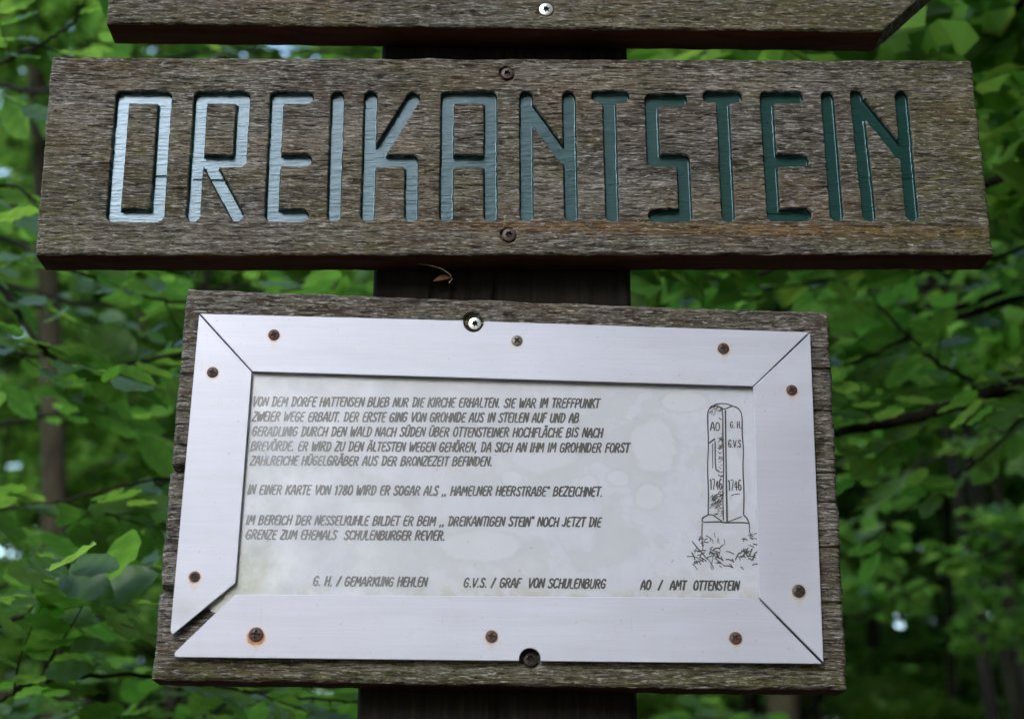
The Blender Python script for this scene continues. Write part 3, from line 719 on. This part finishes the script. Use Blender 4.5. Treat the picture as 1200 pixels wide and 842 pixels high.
def leaf_material(name, a, b, ta, tb, tf=.5, gloss=.42, use_attr=True):
    t = NT(name)
    if use_attr: v = t.attr('tint')
    else:
        oi = t.node('ShaderNodeObjectInfo'); v = oi.outputs['Random']
    vein = t.attr('vein')
    base = t.mix(v, a, b); tc = t.mix(v, ta, tb)
    if not use_attr:
        base = t.mix(t.math('MULTIPLY', vein, .4), base, (.12, .18, .06)); tc = t.mix(t.math('MULTIPLY', vein, .5), tc, (.10, .22, .02))
        nz = t.noise((60, 60, 60), 1, 4); base = t.mix(t.ramp(nz, .4, .7, 0, .35), base, (.02, .05, .012))
        sp = t.ramp(t.noise((140, 140, 140), 1, 2), .72, .74); base = t.mix(t.math('MULTIPLY', sp, .7), base, (.12, .07, .03))
        tc = t.mix(t.math('MULTIPLY', sp, .7), tc, (.08, .05, .02))
    t.set('Base Color', base); t.set('Roughness', gloss); t.set('Specular IOR Level', .5)
    tl = t.node('ShaderNodeBsdfTranslucent'); t.l.new(tc, tl.inputs[0])
    ms = t.node('ShaderNodeMixShader'); ms.inputs[0].default_value = tf
    t.l.new(t.b.outputs[0], ms.inputs[1]); t.l.new(tl.outputs[0], ms.inputs[2]); t.l.new(ms.outputs[0], t.out.inputs[0])
    return t.m
M_leafN = leaf_material('near_beech_leaf', (.042, .110, .016), (.080, .165, .028), (.15, .40, .035), (.36, .59, .075), .56, .38, False)
M_leafF = leaf_material('crown_leaf', (.034, .095, .014), (.085, .165, .030), (.15, .36, .035), (.38, .57, .08), .59, .45, True)
def bark(name, a, b):
    t = NT(name); n = t.noise((14, 14, 2.2), 1, 5, .65); g = t.noise((2.5, 2.5, 1.2), 1, 3)
    c = t.mix(t.ramp(n, .35, .65), a, b); c = t.mix(t.ramp(g, .5, .7, 0, .5), c, (.06, .065, .03))
    t.set('Base Color', c); t.set('Roughness', .9); t.set('Specular IOR Level', .12); t.l.new(t.bump(n, .5, .01), t.b.inputs['Normal']); return t.m
M_bark = bark('beech_bark', (.022, .018, .011), (.055, .046, .029)); M_barkd = bark('dark_bark', (.009, .0075, .0055), (.024, .020, .015))
M_twig = bark('twig_bark', (.008, .006, .005), (.022, .017, .012))

def leaves_bulk(P, Nn, Dd, size, seed):
    """P centres, Nn normals, Dd leaf axes, size lengths -> folded 6-point leaves"""
    n = len(P); r = np.random.default_rng(seed)
    Dd = Dd-(Dd*Nn).sum(1)[:, None]*Nn; Dd /= np.linalg.norm(Dd, axis=1)[:, None]+1e-9; Sd = np.cross(Nn, Dd)
    prof = [(-.5, 0, 0), (-.22, -.33, .08), (.18, -.28, .08), (.5, 0, -.05), (.18, .28, .08), (-.22, .33, .08)]
    V = np.stack([P+size[:, None]*(a*Dd+b*Sd+c*Nn) for a, b, c in prof], 1).reshape(-1, 3)
    k = np.arange(n)[:, None]*6
    F = np.concatenate([k+np.array([[0, 1, 2, 3]]), k+np.array([[0, 3, 4, 5]])], 1).reshape(-1, 4)
    tint = np.repeat(r.random(n)**1.3, 2)
    return V, F, tint
def crown_template(seed, H, z0, rad, nbr, per):
    r = np.random.default_rng(seed); tubes, Ps, Ns, Ds = [], [], [], []
    for i in range(nbr):
        z = z0+(H-z0)*(i+r.random())/nbr; az = r.random()*2*np.pi+i*2.4
        s = (z-z0)/(H-z0); Ln = rad*(1.05-.75*s**1.5)*r.uniform(.6, 1.1); k = np.linspace(0, 1, 7)
        rise = r.uniform(.05, .5)*(.4+s); d = np.array([math.cos(az), math.sin(az)])
        bend = r.normal(0, .2)
        bp = np.stack([d[0]*k*Ln-d[1]*bend*k*k*Ln, d[1]*k*Ln+d[0]*bend*k*k*Ln, z+Ln*(rise*k-.28*k*k)], -1)
        tubes.append(tube(bp, .028*(1-s*.5)*(1-k*.85)*(rad/3), 4))
        m = int(per*Ln/rad); nsp = max(4, int(Ln*5)); sk = r.random(nsp)**.8*.9+.1
        for q in sk:                                       # flat side sprays
            o = np.array([np.interp(q, k, bp[:, j]) for j in range(3)]); sa = az+r.choice([-1, 1])*r.uniform(.5, 1.3)
            sl = r.uniform(.35, 1.0)*(1.1-q*.5); mm = max(3, m//nsp); u = r.random(mm)
            dirv = np.array([math.cos(sa), math.sin(sa), r.uniform(-.25, .15)]); side = np.array([-math.sin(sa), math.cos(sa), 0])
            pp = o+dirv*(u*sl)[:, None]+side*(r.normal(0, .13, mm)*(1.1-u))[:, None]; pp[:, 2] += r.normal(0, .045, mm)
            nn = np.array([0, 0, 1.])+r.normal(0, .42, (mm, 3))+np.array([r.normal(0, .25), r.normal(0, .25), 0]); nn /= np.linalg.norm(nn, axis=1)[:, None]
            Ps.append(pp); Ns.append(nn); Ds.append(dirv+r.normal(0, .5, (mm, 3)))
    P = np.vstack(Ps); N = np.vstack(Ns); Dv = np.vstack(Ds)
    V, F, tint = leaves_bulk(P, N, Dv, r.uniform(.075, .125, len(P)), seed)
    vb, fb = join(tubes)
    return (fast_mesh('foliage', V, F, [M_leafF], attrs={'tint': ('FACE', tint)}), fast_mesh('branches', vb, fb, [M_barkd], smooth=True))
TPL = [crown_template(101, 15, 2.2, 3.0, 90, 860), crown_template(202, 17, 3.0, 3.6, 90, 1000), crown_template(303, 9, 1.2, 2.2, 60, 620)]
def tree(base, top, r0, H, tpl, label, mat=None, scale=1.0, rotz=0.0, group=None, lift=0.0, crown_dx=(0, 0), cat='tree', zscale=None):
    base = np.array(base, float); top = np.array(top, float)
    root = link(bpy.data.objects.new('beech_tree', None)); root.location = base; tag(root, label, cat, group)
    k = np.linspace(0, 1, 16); ax = (top-base)
    pts = ax[None]*k[:, None]; w = r0*4; s = hash(label) % 97 if False else len(label)*1.7
    pts[:, 0] += w*.35*np.sin(k*7+s)*k*(1-k)*2; pts[:, 1] += w*.3*np.cos(k*6+s)*k*(1-k)*2
    rad = r0*(1-.75*k)+r0*.5*np.exp(-k*25)
    v, f = tube(pts, rad, 12); new('trunk', fast_mesh('trunk', v, f, [mat or M_bark], smooth=True), root)
    fm, bmh = TPL[tpl]
    for nm, me in (('foliage', fm), ('branches', bmh)):
        o = new(nm, me, root, kind='stuff'); o.rotation_euler = (0, 0, rotz); o.scale = (scale, scale, zscale or scale); o.location.z = lift; o.location.x = ax[0]*lift/H; o.location.y = ax[1]*lift/H
        # shear the crown along with a leaning trunk by tilting it
        o.rotation_euler = Vector((ax[0], ax[1], ax[2])).to_track_quat('Z', 'Y').to_euler() if (abs(ax[0])+abs(ax[1])) > .4 and rotz == 0 else (0, 0, rotz)
    return root
def trunk_line(p1, p2, Y, H):
    a = at(*p1, Y); b = at(*p2, Y); d = (a-b)/(a[2]-b[2])
    return b-d*b[2], b+d*(H-b[2])
for (p1, p2, Y, w, H, tpl, lab, mat, rz, lf) in [
 ((46,60),(56,800),10.5,37,15,0,'beech with the upright grey-brown trunk at the far left of the picture',M_bark,1.1,5.5),
 ((1132,640),(1166,842),7.5,19,13,0,'leaning stem at lower right, left one of the pair standing close together',M_barkd,2.0,3.6),
 ((1153,610),(1194,842),7.9,24,14,1,'leaning stem at lower right, thicker right one of the close pair',M_barkd,3.0,3.6),
 ((1173,627),(1197,794),10,14,12,0,'thin leaning grey stem at the right edge beyond the close pair',M_bark,4.0,4),
 ((1026,640),(1029,842),14,20,15,1,'pale brown straight trunk just right of the information board corner',M_bark,5.0,5),
 ((1008,700),(1008,842),17,9,12,0,'thin stem close left of the pale trunk by the board corner',M_bark,.4,3.5),
 ((1104,560),(1114,820),12,13,12,1,'dark thin crooked stem between the pale trunk and the leaning pair',M_barkd,1.7,4),
 ((905,600),(913,842),11,42,16,0,'broad brown trunk showing below the right part of the information board',M_bark,2.8,4),
 ((872,600),(877,842),13,25,14,1,'dark trunk below the board, left of the broad brown one',M_barkd,3.6,3),
 ((818,600),(821,842),17,12,13,0,'thin pale trunk below the board, nearest the post on its right',M_bark,4.4,3),
 ((955,600),(961,842),18,20,15,1,'medium trunk below the board, right of the broad brown one',M_bark,5.5,4),
 ((103,400),(100,842),22,18,16,0,'faint distant trunk right of the large one at the left edge',M_barkd,.9,6),
 ((10,500),(8,842),18,9,13,1,'thin dark stem at the lower left picture edge',M_barkd,2.2,5),
 ]:
    a, b = trunk_line(p1, p2, Y, H); dist = Y+1.65
    tree(a, b, w/2*dist/FPX*1.02, H, tpl, lab, mat, rotz=rz, scale=H/15*(.72 if lf > 0 else 1), lift=lf)
n = 0
GB = 'trees massed behind, trunks hidden in leaves'
spots = [(6,15.5,2,1.2),(8.2,18,2,1.3),(4.6,21,2,1.4),(9,27,2,1.6),(3,30,2,1.6),(-5,28,2,1.6),(-9,18,1,.9),(-5.5,19,1,.78),(-2.6,12.8,1,1.1),(-9,24,0,1.2),(-5,24,0,.88),(-1.5,20,1,1),(2.5,24,0,1.1),(6,19,1,.82),(9.5,24,0,.85),(-12,28,1,1.2),(0,32,1,1.3),(6,33,0,1.3),(-7,34,1,1.3),(13,32,1,1.3),(3,14,0,.9),(-4,16,2,1.1),
         (-11,42,1,1.4),(-3,44,0,1.4),(5,45,1,1.4),(12,43,0,1.4),(18,38,1,1.3),(-17,38,0,1.3),(4.9,12,2,1.2),(7.5,13,1,.7),(.4,11,2,1.1),(6.6,9.6,0,.85)]
for (x, y, tp_, sc) in spots:
    H = 15*sc; r0 = .09+.05*random.random(); lx = random.uniform(-.3, .3)
    tree((x, y, 0), (x+lx, y+.1, H), r0, H, tp_, 'leafy beech in the massed woodland behind the signs, its trunk hidden', M_bark, scale=sc, rotz=random.uniform(.1, 6.2), group=GB)
# the far wood, one unbroken mass all round
r_ = np.random.default_rng(77)
def far_mass(n, a0, a1, size):
    az = r_.uniform(R(a0), R(a1), n); rad = r_.uniform(52, 74, n); topz = 17+6*fbm(az*14+9, az*0+2, 12)+2*fbm(az*60, az*0, 13)
    z = topz*r_.random(n)**.9; P = np.stack([rad*np.sin(az), rad*np.cos(az), z], -1)
    cl = vn(az*220, z*1.3, 31) > .22; P = P[cl]; m = len(P)
    nn = r_.normal(0, .6, (m, 3))+[0, 0, .8]; nn /= np.linalg.norm(nn, axis=1)[:, None]
    return leaves_bulk(P, nn, r_.normal(0, 1, (m, 3)), r_.uniform(*size, m), 5)
fa = far_mass(90000, -24, 26, (.28, .5)); fb_ = far_mass(60000, 26, 336, (.8, 1.5))
me = fast_mesh('far_wood', np.vstack([fa[0], fb_[0]]), np.vstack([fa[1], fb_[1]+len(fa[0])]), [M_leafF], attrs={'tint': ('FACE', np.r_[fa[2], fb_[2]])})
new('far_wood', me, None, 'far-off mass of beech foliage closing the view', 'wood', kind='stuff')
# trees on the viewer's side, which shade the place from the right
for (x, y, tp_, sc) in [(3.6,-5.2,1,1.1),(3.2,-7.2,1,1.05),(5.6,-6.2,1,1.2),(5.2,-4.0,1,1.1),(6.2,-11.5,1,1.3),(7,-1.5,0,1.1),(4.6,-9.5,0,1.2),(8,-8,1,1.2),(5.0,3.2,1,1.0),(3.2,-1.6,1,1.1),(2.9,-13.5,1,1.35),(12,-3,1,1.3),(11,-13,0,1.3),(-13,-1,0,1.2),(4.4,.8,1,1.0),(-12,-7,1,1.3),(-10,-14,0,1.3),(-17,-3,1,1.4),(-4,-24,1,1.4),(3,-24,0,1.4),(9,-20,1,1.4),(17,-10,1,1.4),(19,3,0,1.4),(-18,8,0,1.4),(-13,-22,1,1.4),(16,-19,1,1.4),(0,-33,1,1.5)]:
    tree((x, y, 0), (x, y, 15*sc), .13, 15*sc, tp_, 'beech standing outside the picture on the viewer\'s side of the signs', M_bark, scale=sc, rotz=random.uniform(.1, 6.2), group='beeches around the viewer')

for (x, y, lf) in [(2.0, -.7, 2.2), (3.0, 1.2, 3.4), (3.8, 3.0, 4.4), (3.9, -2.6, 1.5)]:
    tree((x, y, 0), (x+.1, y, 17), .12, 17, 1, 'high-crowned beech outside the picture whose boughs shade the right side', M_bark, rotz=random.uniform(.1, 6), lift=lf, group='high-crowned beeches over the right side')

# ------------------------------------------------------------------ near saplings with individual leaves
def leaf_mesh(seed):
    r = random.Random(seed); nl = 15; V, F = [], []; vein = []
    wd = r.uniform(.29, .35); curl = r.uniform(-.14, .12); fold = r.uniform(.05, .22); ph = r.uniform(0, 6)
    cols = [-1, -.55, 0, .55, 1]
    for i in range(nl):
        s = i/(nl-1); w = wd*(math.sin(math.pi*s**.85))**.72 if 0 < s < 1 else .004
        for j, c in enumerate(cols):
            z = fold*abs(c)*w + curl*(s-.3)**2*2 + .02*math.sin(s*22+ph+abs(c)*1.5)*abs(c)
            V.append((s+.0, c*w*(1+.03*math.sin(s*30+j)), z)); vein.append(1.0 if c == 0 else (.6 if (i+abs(round(c*2))) % 3 == 0 else 0))
    for i in range(nl-1):
        for j in range(4):
            a = i*5+j; F.append((a, a+5, a+6, a+1))
    return fast_mesh('leaf', V, F, [M_leafN], attrs={'vein': ('POINT', vein)}, smooth=True)
LEAF = [leaf_mesh(i) for i in range(6)]
def leaf_arrays(k):
    me = LEAF[k]; v = np.empty(len(me.vertices)*3, np.float32); me.vertices.foreach_get('co', v); return v.reshape(-1, 3)
LV = [leaf_arrays(i) for i in range(6)]; LF = np.array([tuple(p.vertices) for p in LEAF[0].polygons]); LVEIN = np.array([d.value for d in LEAF[0].attributes['vein'].data])

def sapling(label, trunk, tr0, branches, twigs_per_m=7, leaf_len=(.055, .085), seed=1, density=1.0, group=None, droop=.0):
    """branches: (points, start radius); leaves sit alternately on side twigs"""
    r = np.random.default_rng(seed)
    root = link(bpy.data.objects.new('beech_sapling', None)); root.location = tuple(trunk[0]); tag(root, label, 'sapling', group)
    org = np.array(trunk[0], float)
    tp_ = np.array(trunk, float)-org; kk = np.linspace(0, 1, 14); ks = np.linspace(0, 1, len(tp_))
    tp2 = np.stack([np.interp(kk, ks, tp_[:, j]) for j in range(3)], -1)
    v, f = tube(tp2, tr0*(1-.7*kk), 10); new('trunk', fast_mesh('trunk', v, f, [M_barkd], smooth=True), root)
    leaves = []
    for bi, (pts, br) in enumerate(branches):
        P = np.array(pts, float)-org; k = np.linspace(0, 1, len(P)); n = max(14, 6*len(P)); kk = np.linspace(0, 1, n)
        for _ in range(1):
            Q = np.stack([np.interp(kk, k, P[:, j]) for j in range(3)], -1)
        for _ in range(5): Q[1:-1] = (Q[:-2]+Q[1:-1]*2+Q[2:])/4
        Q[1:-1] += r.normal(0, .0015, (n-2, 3))
        parts = [tube(Q, br*(1-.75*kk)+.0008, 6)]
        Lb = np.linalg.norm(np.diff(Q, axis=0), axis=1).sum()
        for ti in range(max(2, int(Lb*twigs_per_m*density))):
            q = .12+.88*(ti+r.random())/max(2, int(Lb*twigs_per_m*density)); i = min(int(q*(n-1)), n-2)
            o = Q[i]+(Q[i+1]-Q[i])*(q*(n-1)-i); T = Q[i+1]-Q[i]; T /= np.linalg.norm(T)
            side = np.cross(T, [0, 0, 1.]); side /= np.linalg.norm(side)+1e-9; sg = 1 if ti % 2 else -1
            d = T*r.uniform(.3, .9)+side*sg*r.uniform(.4, 1)+np.array([0, 0, r.uniform(-.35, .30)]); d /= np.linalg.norm(d)
            Lt = r.uniform(.10, .38)*(1.15-.5*q); m = 7; tt = np.linspace(0, 1, m)
            tw = o+d*Lt*tt[:, None]; tw[:, 2] -= droop*tt**2*Lt; tw[:, :] += np.cumsum(r.normal(0, .004, (m, 3)), 0)*tt[:, None]
            parts.append(tube(tw, .0018*(1-.6*tt), 4))
            nl = max(3, int(Lt/.032)); tilt = r.normal(0, .45, 3)*np.array([1, 1, 0]); nrm0 = np.array([0, -.25, 1.])+tilt
            for li in range(nl+1):
                u = (li+.6)/(nl+.6); pos = np.array([np.interp(min(u, 1), tt, tw[:, j]) for j in range(3)]); s2 = 1 if li % 2 else -1
                sd_ = np.cross(d, [0, 0, 1.]); sd_ /= np.linalg.norm(sd_)
                ax = d*(.75 if li < nl else 1.2)+sd_*s2*(.85 if li < nl else .1)+np.array([0, 0, -.18])+r.normal(0, .15, 3)
                nr = nrm0+r.normal(0, .28, 3); leaves.append((pos, ax, nr, r.uniform(*leaf_len)*(1 if li < nl else 1.1), int(r.integers(6))))
        v, f = join(parts); new('branch', fast_mesh('branch', v, f, [M_twig], smooth=True), root)
    rank = []
    mats = []
    for (pos, ax, nr, sz, kx) in leaves:
        x = ax/np.linalg.norm(ax); z = nr-(nr@x)*x; z /= np.linalg.norm(z); y = np.cross(z, x)
        px, py, w = project(pos+org); inf = -80 < px < 1280 and -80 < py < 920 and w > 0
        hid = (60 < px < 1140 and 85 < py < 290) or (235 < px < 960 and 390 < py < 785)
        rank.append((0 if (inf and not hid) else 1, w)); mats.append((pos, x, y, z, sz, kx))
    order = sorted(range(len(leaves)), key=lambda i: rank[i])
    for i in order[:290]:
        pos, x, y, z, sz, kx = mats[i]; o = bpy.data.objects.new('leaf', LEAF[kx]); C.objects.link(o); o.parent = root
        M = Matrix(((x[0]*sz, y[0]*sz, z[0]*sz, pos[0]), (x[1]*sz, y[1]*sz, z[1]*sz, pos[1]), (x[2]*sz, y[2]*sz, z[2]*sz, pos[2]), (0, 0, 0, 1)))
        o.matrix_local = M
    if len(order) > 290:
        Vs, Fs, n0 = [], [], 0
        for i in order[290:]:
            pos, x, y, z, sz, kx = mats[i]; Mx = np.stack([x, y, z], 1)*sz
            Vs.append(LV[kx]@Mx.T+pos); Fs.append(LF+n0); n0 += 75
        me = fast_mesh('foliage', np.vstack(Vs), np.vstack(Fs), [M_leafN], attrs={'vein': ('POINT', np.tile(LVEIN, len(Vs)))}, smooth=True)
        new('foliage', me, root, kind='stuff')
    return len(leaves)
def path(ps): return [at(x, y, Y) for x, y, Y in ps]
GS = None
cnt = []
# left, behind the signs: sapling whose stem stands off the left edge
Tl = [(-1.35, 1.1, 0), (-1.38, 1.15, 1.2), (-1.33, 1.2, 2.4), (-1.36, 1.22, 3.4)]
cnt.append(sapling('near beech sapling reaching in from the left edge with broad bright leaves', Tl, .022, [
 ([(-1.33,1.2,2.35)]+path([(-40,300,1.1),(12,346,1.0),(31,386,.95),(57,417,.9),(102,433,.9),(139,428,.95),(202,416,1.0),(290,392,1.1),(380,350,1.2)]), .0055),
 ([(-1.34,1.2,2.25)]+path([(-30,405,1.2),(0,408,1.1),(31,417,1.05),(60,419,1.0)]), .004),
 ([(-1.34,1.2,2.6)]+path([(0,270,1.3),(60,310,1.2),(133,334,1.2),(173,349,1.15),(213,356,1.2),(330,340,1.3),(430,330,1.4)]), .0045),
 ([(-1.36,1.15,1.5)]+path([(-40,740,.9),(20,724,.8),(50,716,.8),(72,711,.8),(110,690,.85),(137,680,.9),(200,640,1.0)]), .004),
 ([(-1.36,1.15,1.3)]+path([(-40,840,.8),(7,814,.75),(33,799,.75),(67,796,.75),(140,788,.8),(230,800,.85),(330,815,.9),(420,822,1.0)]), .0045),
 ([(-1.35,1.2,2.0)]+path([(-40,600,1.1),(60,590,1.0),(120,575,1.0),(180,560,1.0),(250,560,1.1)]), .0035),
 ([(-1.33,1.2,2.9)]+path([(-30,90,1.0),(30,60,.9),(70,40,.85),(95,20,.85)]), .004),
 ([(-1.33,1.2,2.7)]+path([(-30,230,1.0),(10,215,.9),(35,230,.85),(60,265,.85)]), .0035),
 ], seed=5, twigs_per_m=6.5, leaf_len=(.06, .11)))
Tl2 = [(-1.9, 2.3, 0), (-1.8, 2.3, 1.8), (-1.75, 2.35, 3.2), (-1.8, 2.4, 4.4)]
cnt.append(sapling('second beech sapling at left, farther back, filling between the boards', Tl2, .03, [
 ([(-1.76,2.35,3.0)]+path([(0,330,2.4),(100,360,2.3),(200,345,2.3),(320,330,2.3),(430,335,2.3)]), .007),
 ([(-1.76,2.35,3.6)]+path([(0,100,2.4),(60,110,2.2),(130,90,2.2),(220,60,2.2),(330,60,2.3),(440,60,2.3)]), .007),
 ([(-1.78,2.3,2.6)]+path([(0,500,2.4),(80,480,2.3),(160,500,2.3),(210,520,2.3)]), .006),
 ([(-1.8,2.3,1.9)]+path([(0,690,2.2),(100,640,2.1),(180,640,2.1)]), .005),
 ([(-1.8,2.3,1.6)]+path([(0,800,2.1),(120,830,2.0),(240,820,2.0),(400,830,2.1)]), .005),
 ([(-1.76,2.35,3.3)]+path([(-20,230,2.4),(40,250,2.2),(100,290,2.2),(200,325,2.3)]), .006),
 ], seed=8, twigs_per_m=3.6, leaf_len=(.055, .085)))
# right, darker: a forked young tree with long bare branches
Tr = [(1.85, 2.0, 0), (1.75, 2.0, 1.6), (1.72, 2.05, 3.0), (1.78, 2.1, 4.6)]
cnt.append(sapling('near beech sapling at right with long dark branches crossing toward the board', Tr, .035, [
 ([(1.73,2.05,2.85)]+path([(1260,432,1.6),(1200,449,1.2),(1148,464,1.15),(1089,483,1.1),(1035,497,1.1),(980,507,1.1),(900,520,1.4)]), .019),
 ([(1.73,2.05,3.1)]+path([(1260,325,1.7),(1200,345,1.6),(1154,363,1.55),(1089,383,1.5),(1029,414,1.5),(989,429,1.5)]), .012),
 ([(1.73,2.05,3.2)]+path([(1250,310,1.8),(1180,340,1.75),(1112,365,1.7),(1071,381,1.65),(1029,395,1.65),(976,411,1.7),(930,420,1.7)]), .011),
 (path([(1148,462,1.45),(1136,443,1.45),(1097,426,1.45),(1068,396,1.45),(1035,366,1.5),(1015,335,1.5)]), .005),
 ([(1.74,2.0,2.5)]+path([(1230,480,1.6),(1198,488,1.6),(1160,530,1.6),(1118,560,1.6),(1060,600,1.6),(1010,640,1.6)]), .005),
 ([(1.73,2.05,3.3)]+path([(1260,260,1.6),(1180,300,1.6),(1080,320,1.6),(960,330,1.6),(850,345,1.6),(770,350,1.6)]), .006),
 ([(1.73,2.05,3.7)]+path([(1270,80,1.5),(1200,110,1.4),(1180,160,1.35),(1175,240,1.3)]), .006),
 ], seed=14, twigs_per_m=5.5, leaf_len=(.06, .09)))
Tr2 = [(2.5, 3.4, 0), (2.45, 3.4, 2.0), (2.4, 3.5, 4.0), (2.5, 3.5, 5.6)]
cnt.append(sapling('farther beech sapling at right whose leaves fill the gap beside both boards', Tr2, .045, [
 ([(2.42,3.5,3.5)]+path([(1210,330,3.3),(1120,340,3.2),(1000,330,3.2),(880,340,3.2),(770,335,3.2)]), .008),
 ([(2.4,3.5,4.2)]+path([(1220,120,3.3),(1180,200,3.2),(1190,290,3.2)]), .008),
 ([(2.42,3.5,3.2)]+path([(1220,480,3.3),(1130,520,3.2),(1050,560,3.2),(990,560,3.2)]), .008),
 ([(2.42,3.5,4.8)]+path([(1220,20,3.2),(1150,10,3.2),(1090,30,3.2),(980,60,3.2),(800,62,3.2)]), .008),
 ([(2.42,3.5,3.9)]+path([(1230,240,3.3),(1120,300,3.3),(980,380,3.3)]), .008),
 ([(2.45,3.4,2.2)]+path([(1230,900,3.0),(1100,880,3.0),(960,850,3.0),(780,840,3.0)]), .007),
 ], seed=19, twigs_per_m=7, leaf_len=(.06, .09)))
Tb = [(-.75, 1.9, 0), (-.74, 1.9, 1.0), (-.70, 1.95, 1.75)]
cnt.append(sapling('low beech sapling whose leaves show under the left half of the information board', Tb, .012, [
 ([(-.72,1.9,1.55)]+path([(230,850,1.7),(260,825,1.6),(310,820,1.5),(380,835,1.5)]), .004),
 ([(-.71,1.9,1.65)]+path([(150,850,1.8),(120,820,1.7),(80,840,1.7),(30,850,1.7)]), .004),
 ([(-.73,1.9,1.4)]+path([(300,880,1.6),(350,850,1.5),(400,825,1.45),(430,820,1.4)]), .004),
 ([(-.71,1.9,1.7)]+path([(220,800,1.8),(170,760,1.7),(130,740,1.7)]), .004)], seed=23, twigs_per_m=9))
print('near leaves', cnt, 'objects', len(bpy.data.objects))
